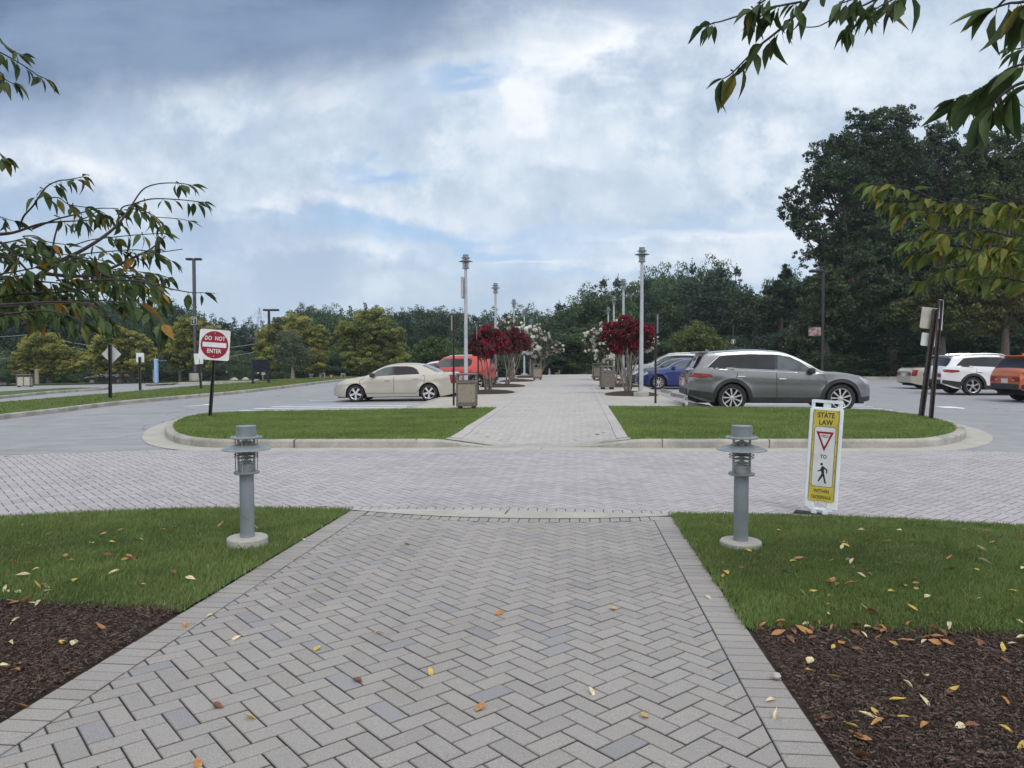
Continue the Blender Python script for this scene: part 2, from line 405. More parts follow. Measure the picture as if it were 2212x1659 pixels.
# ================================================================== GROUND
XL, XR = -2.17, 0.90              # outer edges of the brick walk
YK = 7.02                          # near kerb line
YF = 12.45                         # far kerb line
def h_far(X, Y):
    """height of everything on the far side of the paved road: flush at the crossing, kerb high elsewhere"""
    X = np.asarray(X, float); Y = np.asarray(Y, float)
    d = np.maximum(np.maximum(-1.0 - X, X + 0.35), 0)
    return 0.15 * np.maximum(ss((Y - 12.7) / 1.9), ss(d / 1.55))
CUTY = [7.0] + [9 + i for i in range(10)] + [12.7, 13.4, 13.9, 14.4, 58, 60, 66, 72, 80, 90, 100, 115, 120]
CUTX = [1.0, -45.0, -32, -28, -25.0, -20.0, -15.0, -10.0]
FINE = [XL - 0.6 + i * 0.2 for i in range(10)] + [XR + 0.6 - i * 0.2 for i in range(10)]
def sheet(name, poly, mat, h=0.0, kind='structure', label=None, fine=False, parent=None):
    bm = bmesh.new(); vs = [bm.verts.new((p[0], p[1], 0)) for p in poly]; bm.faces.new(vs)
    bmesh.ops.triangulate(bm, faces=bm.faces)
    def cut(co, no):
        bmesh.ops.bisect_plane(bm, geom=list(bm.verts) + list(bm.edges) + list(bm.faces), plane_co=co, plane_no=no, dist=1e-5)
    for y in CUTY: cut((0, y, 0), (0, 1, 0))
    for x in CUTX + (FINE if fine else []): cut((x, 0, 0), (1, 0, 0))
    for v in bm.verts:
        hh = float(h(v.co.x, v.co.y)) if callable(h) else h
        v.co.z = Gf(v.co.x, v.co.y) + hh
    bmesh.ops.recalc_face_normals(bm, faces=bm.faces)
    for f in bm.faces:
        if f.normal.z < 0: f.normal_flip()
    me = bpy.data.meshes.new(name); bm.to_mesh(me); bm.free(); me.materials.append(mat)
    return tag(link(name, me, parent), label, kind=kind)
def smooth_poly(pts, n=6, closed=True):
    P = [Vector((p[0], p[1])) for p in pts]; out = []; m = len(P)
    for i in range(m if closed else m - 1):
        p0, p1, p2, p3 = (P[(i - 1) % m] if closed or i > 0 else P[0]), P[i], P[(i + 1) % m], (P[(i + 2) % m] if closed or i + 2 < m else P[-1])
        for k in range(n):
            t = k / n
            out.append(0.5 * ((2 * p1) + (p2 - p0) * t + (2 * p0 - 5 * p1 + 4 * p2 - p3) * t * t + (3 * p1 - p0 - 3 * p2 + p3) * t ** 3))
    if not closed: out.append(P[-1])
    return [(p.x, p.y) for p in out]
def area(poly): return 0.5 * sum(poly[i][0] * poly[(i + 1) % len(poly)][1] - poly[(i + 1) % len(poly)][0] * poly[i][1] for i in range(len(poly)))
def normals2(pts, closed):
    """outward normal at each point for a counter-clockwise outline"""
    out = []; m = len(pts)
    for i in range(m):
        a = Vector(pts[(i - 1) % m] if closed or i else pts[0]); b = Vector(pts[(i + 1) % m] if closed or i < m - 1 else pts[-1])
        t = (b - a).normalized(); out.append((t.y, -t.x))
    return out
def sweep(name, pts, prof, mat, closed=False, hs=None, kind='structure', zoff=None):
    """prof: list of (outward offset, height); hs scales the height at each point"""
    nr = normals2(pts, closed); vs = []; fs = []; k = len(prof); m = len(pts)
    for (x, y), (nx, ny) in zip(pts, nr):
        for o, z in prof:
            X, Y = x + nx * o, y + ny * o
            s = 1.0 if hs is None else max(float(hs(X, Y)) / 0.15, 0.05)
            vs.append((X, Y, Gf(X, Y) + (z * s if z > 0.03 else z)))
    for i in range(m if closed else m - 1):
        for j in range(k - 1):
            a, b = i * k + j, ((i + 1) % m) * k + j
            fs.append((a, b, b + 1, a + 1))
    mb = MB(); mb.add(vs, fs, False); o = mb.build(name, mat, None, 40); return tag(o, kind=kind)
KERB = [(0.0, 0.0), (0.0, 0.115), (-0.012, 0.138), (-0.035, 0.15), (-0.165, 0.15), (-0.17, 0.10)]
GUTTER = [(0.42, 0.002), (0.418, 0.014), (0.0, 0.017)]
def inset(pts, d, closed=True):
    nr = normals2(pts, closed); return [(p[0] - n[0] * d, p[1] - n[1] * d) for p, n in zip(pts, nr)]

# base ground reaching the horizon (a rolling sheet under everything)
sheet('ground', [(-450, -60), (450, -60), (450, 700), (-450, 700)], M['field'], -0.06)
# asphalt lot
sheet('car_park_asphalt', [(-90, 7.2), (70, 7.2), (70, 50.5), (30, 51.5), (14, 53), (4, 60), (3, 100), (-20, 100), (-50, 74), (-90, 70)], M['asphalt'], 0.0)

# ---------------- brick pavers
def clip(poly, nx, ny, c):
    """keep nx*x+ny*y <= c"""
    out = []
    for i in range(len(poly)):
        a, b = poly[i], poly[(i + 1) % len(poly)]; da = nx * a[0] + ny * a[1] - c; db = nx * b[0] + ny * b[1] - c
        if da <= 0: out.append(a)
        if (da < 0) != (db < 0) and abs(da - db) > 1e-12:
            t = da / (da - db); out.append((a[0] + (b[0] - a[0]) * t, a[1] + (b[1] - a[1]) * t))
    return out
class Pavers:
    def __init__(s): s.v, s.f, s.t = [], [], []
    def brick(s, poly, hfun, tone, joint=0.0018, bev=0.0052, lift=0.0):
        if len(poly) < 3 or abs(area(poly)) < 0.0008: return
        if area(poly) < 0: poly = poly[::-1]
        m = len(poly); cx = sum(p[0] for p in poly) / m; cy = sum(p[1] for p in poly) / m
        sc = 0.5 * math.sqrt(abs(area(poly)))
        def shr(d):
            o = []
            nr = []
            for i in range(m):
                a = Vector(poly[i]); b = Vector(poly[(i + 1) % m]); t = b - a
                if t.length < 1e-6: return None
                t.normalize(); nr.append((t.y, -t.x, t.y * a.x - t.x * a.y - d))
            for i in range(m):
                n1, n2 = nr[i - 1], nr[i]; det = n1[0] * n2[1] - n1[1] * n2[0]
                if abs(det) < 0.05: o.append((poly[i][0] - n2[0] * d, poly[i][1] - n2[1] * d)); continue
                o.append(((n1[2] * n2[1] - n1[1] * n2[2]) / det, (n1[0] * n2[2] - n1[2] * n2[0]) / det))
            return o
        lo, hi = shr(joint), shr(joint + bev)
        if lo is None or hi is None: return
        base_ = len(s.v); dz = random.uniform(-0.0012, 0.0012) + lift; tx, ty = random.uniform(-.006, .006), random.uniform(-.006, .006)
        for x, y in lo: s.v.append((x, y, hfun(x, y) + dz - 0.004))
        for x, y in hi: s.v.append((x, y, hfun(x, y) + dz + (x - cx) * tx + (y - cy) * ty))
        s.f.append(tuple(range(base_ + m, base_ + 2 * m)))
        for i in range(m): s.f.append((base_ + i, base_ + (i + 1) % m, base_ + m + (i + 1) % m, base_ + m + i))
        s.t += [tuple(q * .40 for q in tone)] * m + [tone] * m
    def build(s, name, kind='structure'):
        me = bpy.data.meshes.new(name); me.from_pydata(s.v, [], s.f)
        a = me.color_attributes.new('tint', 'FLOAT_COLOR', 'POINT'); t = np.ones((len(s.v), 4), np.float32); t[:, :3] = np.array(s.t); a.data.foreach_set('color', t.ravel())
        me.materials.append(M['paver']); return tag(link(name, me), kind=kind)
def tone_near():
    r = random.random(); b = random.uniform(0.270, 0.305)
    if r < 0.065: return (b * 0.90, b * 0.895, b * 0.925)
    if r < 0.45: return (b * 1.05, b * 0.99, b * 0.94)
    return (b * 1.03, b * 0.985, b * 0.94)
def tone_road():
    b = random.uniform(0.32, 0.38); return (b * 1.0, b * 0.96, b * 0.99)
def tone_far():
    b = random.uniform(0.36, 0.40); return (b * 1.03, b * .99, b * .96)
def herring(P, x0, x1, y0, y1, hfun, tone, clips, u=0.0915, rot=45, ycut=None):
    c, s_ = math.cos(R(rot)), math.sin(R(rot)); rad = int(max(x1 - x0, y1 - y0) / u) + 4
    cx, cy = (x0 + x1) / 2, (y0 + y1) / 2
    # lattice range covering the box
    K_ = int((abs(x1 - x0) + abs(y1 - y0)) * 0.72 / u) + 4
    for j in range(-K_, K_):
        for k in range(-K_ // 4 - K_ // 4 - 2, K_ // 4 + K_ // 4 + 2):
            for hv in (0, 1):
                i0 = j + 4 * k + (3 if hv else 0)
                if abs(i0) > K_: continue
                w, h = (1, 2) if hv else (2, 1)
                pts = [(i0, j), (i0 + w, j), (i0 + w, j + h), (i0, j + h)]
                q = [(cx + (a * c - b * s_) * u, cy + (a * s_ + b * c) * u) for a, b in pts]
                mx_, my_ = sum(p[0] for p in q) / 4, sum(p[1] for p in q) / 4
                if mx_ < x0 - .2 or mx_ > x1 + .2 or my_ < y0 - .2 or my_ > y1 + .2: continue
                for n1, n2, cc in clips:
                    q = clip(q, n1, n2, cc)
                    if len(q) < 3: break
                if ycut and len(q) >= 3 and my_ > ycut(mx_) - .3: q = clip(q, 0, 1, ycut(mx_))
                if len(q) >= 3: P.brick(q, hfun, tone())
def soldier_x(P, x0, x1, y0, y1, pitch, hfun, tone):   # bricks laid across, running along y
    y = y0
    while y < y1 - 0.02:
        P.brick([(x0, y), (x1, y), (x1, min(y + pitch, y1)), (x0, min(y + pitch, y1))], hfun, tone()); y += pitch
def soldier_y(P, x0, x1, yf, wdt, pitch, hfun, tone):
    x = x0
    while x < x1:
        xa, xb = x, x + pitch
        P.brick([(xa, yf(xa)), (xb, yf(xb)), (xb, yf(xb) + wdt), (xa, yf(xa) + wdt)], hfun, tone()); x += pitch

def near_edge(x):                      # inner edge of the flush kerb at the end of the near walk
    t = (x - (XL + XR) / 2) / ((XR - XL) / 2)
    return YK - 0.31 + 0.27 * abs(t) ** 2.2
def hnear(x, y): return Gf(x, y) + 0.012
P = Pavers()
herring(P, XL + 0.185, XR - 0.185, 0.6, YK, hnear, tone_near, [(-1, 0, -(XL + 0.185)), (1, 0, XR - 0.185), (0, 1, YK - 0.13)], ycut=lambda x: near_edge(x) - .16)
soldier_x(P, XL, XL + 0.185, 0.6, YK - 0.08, 0.0915, hnear, tone_near)
soldier_x(P, XR - 0.185, XR, 0.6, YK - 0.08, 0.0915, hnear, tone_near)
P.build('path')
sheet('path_joints', [(XL, -8), (XR, -8), (XR, YK), (XL, YK)], M['joint'], 0.0085)
# paved road: near and far edges curve a little
pn = smooth_poly([tuple(at(x, y).xy) for x, y in ((-160, 1132), (0, 1122), (300, 1106), (560, 1101), (735, 1104))], 4, False)
NE_L = [(-13, at(-160, 1132).y - 0.35)] + pn
pr = [tuple(at(x, y).xy) for x, y in ((1445, 1114), (1700, 1118), (1900, 1124), (2212, 1142), (2400, 1156))]
NE_R = pr + [(14, pr[-1][1] - 0.9)]
def interp(pts, x):
    xs = [p[0] for p in pts]; ys = [p[1] for p in pts]; return float(np.interp(x, xs, ys))
NEAR = NE_L + [(-1.6, YK + 0.03), (-0.6, YK + 0.06), (0.3, YK + 0.04)] + NE_R
fl = [tuple(at(x, y).xy) for x, y in ((0, 988), (150, 981), (330, 975))]
FE = [(-13, fl[0][1] - 0.35)] + fl + [(-4.5, 12.1), (-0.6, 12.25), (3.0, 11.95)] + [tuple(at(x, y).xy) for x, y in ((1990, 974), (2130, 978), (2212, 980))] + [(14, at(2212, 981).y - 0.2)]
FE.sort()
P2 = Pavers()
hroad = lambda x, y: Gf(x, y) + 0.008
c_, s_ = math.cos(R(45)), math.sin(R(45)); u = 0.0915
for j in range(-150, 150):
    for k in range(-80, 80):
        for hv in (0, 1):
            i0 = j + 4 * k + (3 if hv else 0); w, h = (1, 2) if hv else (2, 1)
            mx_, my_ = i0 + w / 2, j + h / 2
            X = -1.0 + (mx_ * c_ - my_ * s_) * u; Y = 9.7 + (mx_ * s_ + my_ * c_) * u
            if X < -0.90 * Y - 1.8 or X > 0.64 * Y + 2.2 or X < -12.8 or X > 11.5: continue
            ne, fe = interp(NEAR, X), interp(FE, X)
            if Y < ne + 0.12 - 0.1 or Y > fe + 0.1: continue
            q = [(-1.0 + (a * c_ - b * s_) * u, 9.7 + (a * s_ + b * c_) * u) for a, b in ((i0, j), (i0 + w, j), (i0 + w, j + h), (i0, j + h))]
            if Y < ne + 0.4 and XL - .4 < X < XR + .6: q = clip(q, 0, -1, -(ne + 0.168))
            if len(q) > 2: P2.brick(q, hroad, tone_road(), 0.0018, 0.0055)
soldier_y(P2, XL - 0.3, XR + 0.5, lambda x: interp(NEAR, x) + 0.005, 0.16, 0.0915, lambda x, y: Gf(x, y) + 0.009, tone_road)
P2.build('paved_road')
poly = [(x, interp(NEAR, x) - 0.12) for x in np.linspace(-13, 14, 55)] + [(x, interp(FE, x) + 0.05) for x in np.linspace(14, -13, 55)]
sheet('paved_road_joints', poly, M['joint'], 0.0045)
# flush kerb lens at the near crossing edge
xs = np.linspace(XL + 0.02, XR - 0.0, 30)
sheet('flush_kerb', [(x, near_edge(x) + 0.004) for x in xs] + [(x, interp(NEAR, x) + 0.003) for x in xs[::-1]], M['concrete'], 0.016)
P3 = Pavers()
soldier_y(P3, XL + 0.2, XR - 0.2, lambda x: near_edge(x) - 0.158, 0.155, 0.0915, lambda x, y: Gf(x, y) + 0.0135, tone_near)
P3.build('path_edge_course')
# joint line in the lens
jx = at(1090, 1111)
mb = MB(); mb.add([(jx.x - .008, near_edge(jx.x) + .01, Gf(0, 7) + .0185), (jx.x + .008, near_edge(jx.x) + .01, Gf(0, 7) + .0185), (jx.x + .03, interp(NEAR, jx.x) - .005, .0185), (jx.x + .014, interp(NEAR, jx.x) - .005, .0185)], [(0, 1, 2, 3)])
tag(mb.build('kerb_joint', M['joint']), kind='structure')

# ---------------- near lawns and mulch beds
def wp(l, h=0.0): return [tuple(at(x, y, h).xy) for x, y in l]
gl_front = [tuple(at(x, y, 0.03).xy) for x, y in ((0, 1290), (120, 1302), (250, 1308), (385, 1318))]
LAWN_L = [(-9, gl_front[0][1] + 0.05)] + gl_front[:-1] + [(XL, gl_front[-1][1])] + [(XL, YK - 0.02)] + [(p[0], p[1] - 0.02) for p in NE_L[::-1] if p[0] < XL] 
gr_front = [tuple(at(x, y, 0.03).xy) for x, y in ((1612, 1352), (1800, 1354), (2000, 1360), (2212, 1366))]
LAWN_R = [(XR, YK - 0.03), (XR, gr_front[0][1])] + gr_front[1:] + [(12, gr_front[-1][1] - 0.1), (12, interp(NE_R, 12) - .03)] + [(p[0], p[1] - 0.03) for p in NE_R[::-1] if 1.0 < p[0] < 12]
sheet('mulch_ground', [(-14, -8), (XL, -8), (XL, gl_front[-1][1] + 0.1), (-14, gl_front[0][1] + 0.2)], M['mulch'], lambda x, y: 0.006 + 0.02 * math.sin(x * 3.1 + y * 2.3) ** 2 * min(1, abs(x - XL) * 2))
sheet('mulch_ground', [(XR, -8), (14, -8), (14, gr_front[-1][1] + 0.1), (XR, gr_front[0][1] + 0.1)], M['mulch'], lambda x, y: 0.006 + 0.02 * math.sin(x * 3.1 + y * 2.3) ** 2 * min(1, abs(x - XR) * 2))
sheet('lawn_ground', LAWN_L, M['soil_grass'], 0.02)
sheet('lawn_ground', LAWN_R, M['soil_grass'], 0.02)
# concrete kerb seen beyond the near lawns
for nm, pts in (('kerb', [p for p in NE_L if p[0] < XL + .05]), ('kerb', NE_R)):
    sweep(nm, pts, [(-0.10, 0.002), (-0.095, 0.014), (0.05, 0.018), (0.055, 0.002)], M['kerb'])

def inpoly(X, Y, poly):
    p = np.array(poly); x0, y0 = p[:, 0], p[:, 1]; x1, y1 = np.roll(x0, -1), np.roll(y0, -1)
    ins = np.zeros(len(X), bool)
    for a, b, c, d in zip(x0, y0, x1, y1):
        m = (b > Y) != (d > Y)
        with np.errstate(divide='ignore', invalid='ignore'):
            xi = a + (Y - b) * (c - a) / (d - b)
        ins ^= m & (X < xi)
    return ins
def grass(name, poly, n, hgt, wid, h0, col0, col1, label=None, seed=1, view=True, maxX=None, edge=0.02):
    g = np.random.default_rng(seed); p = np.array(poly)
    X = g.uniform(p[:, 0].min() - edge, p[:, 0].max() + edge, n); Y = g.uniform(p[:, 1].min() - edge, p[:, 1].max() + edge, n)
    X0 = X + g.normal(0, edge, n); Y0 = Y + g.normal(0, edge, n)
    k = inpoly(X0, Y0, poly) & (np.hypot(X - bl.x, Y - bl.y) > .165) & (np.hypot(X - br.x, Y - br.y) > .175) & (X > -0.9 * Y - 1.8) & (X < 0.62 * Y + 2.2)
    X, Y = X[k], Y[k]; n = len(X)
    thin = np.sin(X * 5.3 + 2 * np.sin(Y * 4.1)) * np.sin(Y * 6.7 + 1.7 * np.sin(X * 3.9)); k = (g.random(n) > np.clip(thin - .45, 0, 1) * 1.1); X, Y = X[k], Y[k]; n = len(X)
    Z = G(X, Y) + (h0(X, Y) if callable(h0) else h0)
    # patchy height and tone
    pat = 0.5 + 0.25 * np.sin(X * 2.1 + 1.3 * np.sin(Y * 1.7)) + 0.25 * np.sin(Y * 3.3 + 1.1 * np.sin(X * 1.3 + 2))
    H = hgt * g.uniform(0.55, 1.25, n) * (0.85 + 0.3 * pat); a = g.uniform(0, 2 * PI, n); ln = g.uniform(0.1, 0.75, n) * H
    la = g.normal(0.6, 1.3, n); w = wid * g.uniform(0.7, 1.3, n) / 2
    wx, wy = np.cos(a) * w, np.sin(a) * w; lx, ly = np.cos(la) * ln, np.sin(la) * ln
    V = np.empty((n, 5, 3)); 
    V[:, 0] = np.stack([X - wx, Y - wy, Z], 1); V[:, 1] = np.stack([X + wx, Y + wy, Z], 1)
    V[:, 2] = np.stack([X + wx * .8 + lx * .35, Y + wy * .8 + ly * .35, Z + H * .55], 1); V[:, 3] = np.stack([X - wx * .8 + lx * .35, Y - wy * .8 + ly * .35, Z + H * .55], 1)
    V[:, 4] = np.stack([X + lx, Y + ly, Z + H * g.uniform(.75, 1, n)], 1)
    i = np.arange(n)[:, None] * 5
    F = np.concatenate([i + [0, 1, 2], i + [0, 2, 3], i + [3, 2, 4]], 0)
    t = np.clip(g.uniform(0, 1, n) * 0.55 + pat * 0.45, 0, 1)[:, None]
    T = np.array(col0) * (1 - t) + np.array(col1) * t
    dry = g.random(n) < 0.05 + .10 * (np.sin(X * 1.7 + Y * 2.9) * np.sin(X * 3.1 - Y) > .45); T[dry] = np.array((0.27, 0.25, 0.13))
    T = np.repeat(T[:, None, :], 5, 1).reshape(-1, 3)
    return tag(npmesh(name, V.reshape(-1, 3), F, M['blade'], None, T), label, 'grass', None, 'stuff')

bl = at(534.5, 1158.5, .085); br = at(1600, 1166.5, .065)
grass('lawn_grass', LAWN_L, 300000, 0.038, 0.005, 0.018, (0.088, 0.14, 0.04), (0.22, 0.30, 0.092), 'short mown green grass left of the near brick path', 3, edge=0.03)
grass('lawn_grass', LAWN_R, 620000, 0.040, 0.005, 0.018, (0.084, 0.135, 0.035), (0.21, 0.292, 0.083), 'short mown green grass right of the near brick path', 4, edge=0.03)

# bark chips on the mulch
def chips(name, x0, x1, y0, y1, n, seed, label):
    g = np.random.default_rng(seed); X = g.uniform(x0, x1, n); Y = g.uniform(y0, y1, n)
    k = (X > -0.9 * Y - 1.2) & (X < 0.62 * Y + 2.0); X, Y = X[k], Y[k]; n = len(X)
    L = g.uniform(0.005, 0.030, n) * (1 + (g.random(n) < .05) * 1.0); w = g.uniform(0.002, 0.006, n); a = g.uniform(0, 2 * PI, n); tl = g.normal(0, 0.25, n)
    Z = G(X, Y) + g.uniform(0.010, 0.034, n); th = g.uniform(.002, .006, n)
    dx_, dy_ = np.cos(a), np.sin(a)
    V = np.empty((n, 6, 3))
    for j, (s1, s2, zz) in enumerate(((-1, -1, 0), (1, -1, 0), (1, 1, 0), (-1, 1, 0), (-.8, 0, 1), (.8, 0, 1))):
        V[:, j, 0] = X + dx_ * L / 2 * s1 - dy_ * w / 2 * s2; V[:, j, 1] = Y + dy_ * L / 2 * s1 + dx_ * w / 2 * s2; V[:, j, 2] = Z + s1 * L / 2 * tl + zz * th
    i = np.arange(n)[:, None] * 6
    F = np.concatenate([i + [0, 1, 5, 4], i + [2, 3, 4, 5]], 0)
    t = g.random(n)[:, None] ** 1.6
    T = np.array((0.024, 0.017, 0.014)) * (1 - t) + np.array((0.125, 0.084, 0.066)) * t
    gr = g.random(n) < 0.06; T[gr] = np.array((0.13, 0.105, 0.09))
    T = np.repeat(T[:, None, :], 6, 1).reshape(-1, 3)
    return tag(npmesh(name, V.reshape(-1, 3), F, M['chip'], None, T), label, 'mulch', None, 'stuff')
chips('bark_chips', -6.5, XL - 0.015, 1.9, gl_front[-1][1] + .1, 95000, 5, 'dark shredded bark mulch left of the brick path')
chips('bark_chips', XR + 0.015, 6, 1.2, gr_front[0][1] + .05, 160000, 6, 'dark shredded bark mulch right of the brick path')

# ---------------- far islands with kerb, gutter and lawn
walkL, walkR = XL, XR
isl_L = wp([(985, 949), (850, 950), (700, 950), (500, 950), (420, 947), (375, 939), (357, 927), (362, 913), (392, 900), (440, 893)], 0.15)
backY = at(700, 886, 0.15).y
isl_L = [(XL, isl_L[0][1])] + isl_L[0:] + [(-8.3, backY), (-5.2, backY + 0.1), (XL - .0, backY + 0.15)]
edgeL = smooth_poly(isl_L[1:11] + [(-9.0, backY + 0.0), (-8.3, backY + 0.05), (-7.0, backY + 0.1)], 5, False)
edgeL = [(XL + 1.6, edgeL[0][1] + .02), (XL + 0.7, edgeL[0][1] + .01), (XL, edgeL[0][1])] + [e for e in edgeL if e[0] < XL - .05] + [(-4.9, backY + 0.2)]
# outline runs clockwise here (walk -> left tip -> back): flip for outward normals
edgeLr = edgeL[::-1]
kerbL = [e for e in edgeLr]
isl_R = wp([(1357, 950), (1500, 950), (1700, 950), (1900, 950), (2010, 948), (2070, 938), (2087, 927), (2068, 913), (2010, 899), (1930, 888), (1880, 885)], 0.15)
edgeR = smooth_poly(isl_R + [(5.2, backY + 0.1), (4.2, backY + 0.25)], 5, False)
edgeR = [(XR - 1.4, edgeR[0][1] + .12), (XR - 0.6, edgeR[0][1] + .05), (XR, edgeR[0][1])] + [e for e in edgeR if e[0] > XR + .05] + [(3.0, backY + 0.3)]
for nm, e in (('l', kerbL), ('r', edgeR)):
    sweep('kerb', e, KERB, M['kerb'], False, h_far)
    sweep('gutter', e, GUTTER, M['concrete'])
inL = [p for p in inset(edgeL, -0.165, False)]; inR = inset(edgeR, 0.165, False)
hg = lambda x, y: float(h_far(x, y)) - 0.012
ISL_L = [p for p in inL if p[0] < XL - .02 and p[1] < backY + 1][1:] + [(-4.6, backY + 0.1), (XL - .01, backY + 0.1), (XL - .01, inL[3][1] + .03)]
ISL_R = [p for p in inR if p[0] > XR + .02][1:] + [(2.9, backY + 0.15), (XR + .01, backY + 0.15), (XR + .01, inR[3][1] + .03)]
sheet('island_ground', ISL_L, M['soil_grass'], hg, fine=True)
sheet('island_ground', ISL_R, M['soil_grass'], hg, fine=True)
grass('island_grass', ISL_L, 150000, 0.05, 0.011, lambda x, y: h_far(x, y) - 0.012, (0.10, 0.16, 0.035), (0.22, 0.31, 0.08), 'bright mown grass on the left kerbed island', 8, edge=0.02)
grass('island_grass', ISL_R, 150000, 0.05, 0.011, lambda x, y: h_far(x, y) - 0.012, (0.10, 0.16, 0.035), (0.22, 0.31, 0.08), 'bright mown grass on the right kerbed island', 9, edge=0.02)
# kerb expansion joints
def kjoint(px, py):
    p = at(px, py, 0.15)
    mb = MB(); mb.box(-.006, .006, -.004, .17, 0.012, 0.1525); o = mb.build('kerb_joint', M['joint']); tag(o, kind='structure')
    e = min(kerbL + edgeR, key=lambda q: (q[0] - p.x) ** 2 + (q[1] - p.y) ** 2); o.location = (p.x, e[1] + .0, Gf(p.x, e[1]) + 0.0)
for px in (640, 900, 1430, 1660): kjoint(px, 949)

# ---------------- brick walk between the islands and beyond
hwalk = lambda x, y: Gf(x, y) + float(h_far(x, y)) + 0.006
P4 = Pavers()
herring(P4, XL + 0.2, XR - 0.2, YF, 33.0, hwalk, tone_far, [(-1, 0, -(XL + 0.2)), (1, 0, XR - 0.2), (0, -1, -(YF + .22)), (0, 1, 33.0)])
soldier_x(P4, XL, XL + 0.2, YF + .2, 33.0, 0.1, hwalk, tone_far)
soldier_x(P4, XR - 0.2, XR, YF + .2, 33.0, 0.1, hwalk, tone_far)
soldier_y(P4, XL + .2, XR - .3, lambda x: YF + .1, 0.1, 0.19, hwalk, tone_far)
P4.build('walk')
sheet('kerb_apron', [(XL - .02, YF - .12), (XR + .02, YF - .12), (XR + .02, YF + .17), (XL - .02, YF + .17)], M['kerb'], lambda x, y: float(h_far(x, y)) + 0.003, fine=True)
sheet('walk_joints', [(XL, YF + .1), (XR, YF + .1), (XR, 34), (XL, 34)], M['joint'], lambda x, y: float(h_far(x, y)) - 0.010, fine=True)
M['far_brick'] = ground_mat('far_pavers', (0.33, 0.322, 0.315), (0.40, 0.39, 0.38), 6, 50, 0.9, 0.1, 100, (0.36, 0.35, 0.345), 0.4)
sheet('far_walk', [(XL, 33.0), (XR, 33.0), (XR, 110), (XL, 110)], M['far_brick'], 0.156)
OL, OR = -4.75, 3.05
FL = [(XL - .005, backY + 0.1), (XL - .005, 100), (OL, 100), (OL, backY + 1.9), (OL + 0.35, backY + 0.1)]
FR = [(XR + .005, backY + 0.15), (OR - .35, backY + .15), (OR, backY + 1.9), (OR, 100), (XR + .005, 100)]
M['flank'] = ground_mat('sidewalk_concrete', (0.33, 0.315, 0.29), (0.43, 0.415, 0.38), 1.5, 60, 0.88, 0.15, 180, (0.37, 0.355, 0.33), 0.4, 0.2)
sheet('sidewalk', FL, M['flank'], 0.146)
sheet('sidewalk', FR, M['flank'], 0.146)
kl = [(OL, 100), (OL, 60)] + [(OL, 58 - i * 3) for i in range(12)] + [(OL, backY + 1.9), (OL + 0.35, backY + .15)]
kr = [(OR - .35, backY + .2), (OR, backY + 1.9)] + [(OR, 25 + 3 * i) for i in range(12)] + [(OR, 60), (OR, 100)]
for e in (kl, kr): sweep('kerb', e, [(0.16, 0.0), (0.16, 0.13), (0.14, 0.151), (0.0, 0.152)], M['kerb'])

# ---------------- left verges with kerbs
def verge(front, back, nm, hh=0.15, close=None):
    f = wp(front, 0.0); b = wp(back, 0.15); poly = smooth_poly(f, 4, False) + smooth_poly(b, 4, False)
    if area(poly) < 0: poly = poly[::-1]
    sweep('kerb', poly, KERB, M['kerb'], True)
    ins = inset(poly, 0.165); sheet('verge_ground', ins, M['soil_grass'], 0.14)
    return ins
v1 = verge([(-420, 985), (-120, 925), (0, 907), (124, 892), (248, 876), (372, 864), (549, 847), (722, 825), (770, 820.5)], [(840, 811.5), (722, 815), (549, 825), (470, 830), (410, 834), (273, 846), (149, 856), (0, 868), (-160, 882), (-420, 905)], 'a')
v2 = verge([(-300, 890), (0, 862), (120, 850), (215, 843.5), (236, 840)], [(223, 836.5), (139, 837.5), (0, 845), (-300, 862)], 'b')
v3 = verge([(315, 833), (430, 829.5), (549, 826.5)], [(560, 819), (513, 820.5), (430, 824), (330, 829)], 'c')
grass('verge_grass', v1, 120000, 0.07, 0.02, 0.135, (0.09, 0.14, 0.03), (0.21, 0.27, 0.07), 'long strip of mown grass between the two drives on the left', 10, edge=0.02)
sheet('far_verge', [tuple(base(px, 0, d).xy) for px, d in ((-420, 57), (-100, 60), (300, 63), (520, 66), (840, 62), (1180, 70), (1180, 300), (-700, 300))], M['field'], 0.05)
sheet('far_verge', [(3.05, 62), (6, 55.5), (14, 53.5), (30, 52), (80, 51), (120, 300), (3.05, 300)], M['field'], 0.10)
sweep('kerb', [(3.2, 62), (6, 55), (14, 53), (30, 51.5), (60, 50.5), (80, 50)][::1], [(0.02, 0.0), (0.0, .12), (-.02, .15), (-.3, .15)], M['kerb'])
# pale drive far off to the left
M['far_drive'] = ground_mat('far_drive', (0.26, 0.26, 0.27), (0.33, 0.33, 0.34), 0.6, 20, 0.9, 0.1, 60)
dr = [tuple(base(px, 0, d).xy) for px, d in ((470, 71), (575, 70), (600, 74), (540, 78), (490, 92), (440, 100), (420, 97), (470, 85), (500, 76))]
sheet('far_drive', dr, M['far_drive'], 0.07)

# ---------------- painted markings
def mark(name, pts, mat='paint_white', h=0.004): return sheet(name, pts, M[mat], h)
def stripe(a, b, w, mat='paint_white', name='road_marking', h=0.004):
    a = Vector(a[:2]); b = Vector(b[:2]); t = (b - a).normalized(); n = Vector((t.y, -t.x)) * w / 2
    return mark(name, [tuple(a + n), tuple(b + n), tuple(b - n), tuple(a - n)][::-1], mat, h)
# left arrow on the drive and right arrow
a = at(393, 878.5); b = at(452, 875)
mark('arrow_marking', wp([(393, 879), (425, 876.5), (455, 874.5), (452, 873), (436, 875), (412, 877)]))
mark('arrow_marking', wp([(2018, 878), (2054, 878.5), (2087, 882), (2080, 883), (2062, 881.5), (2040, 881)]))
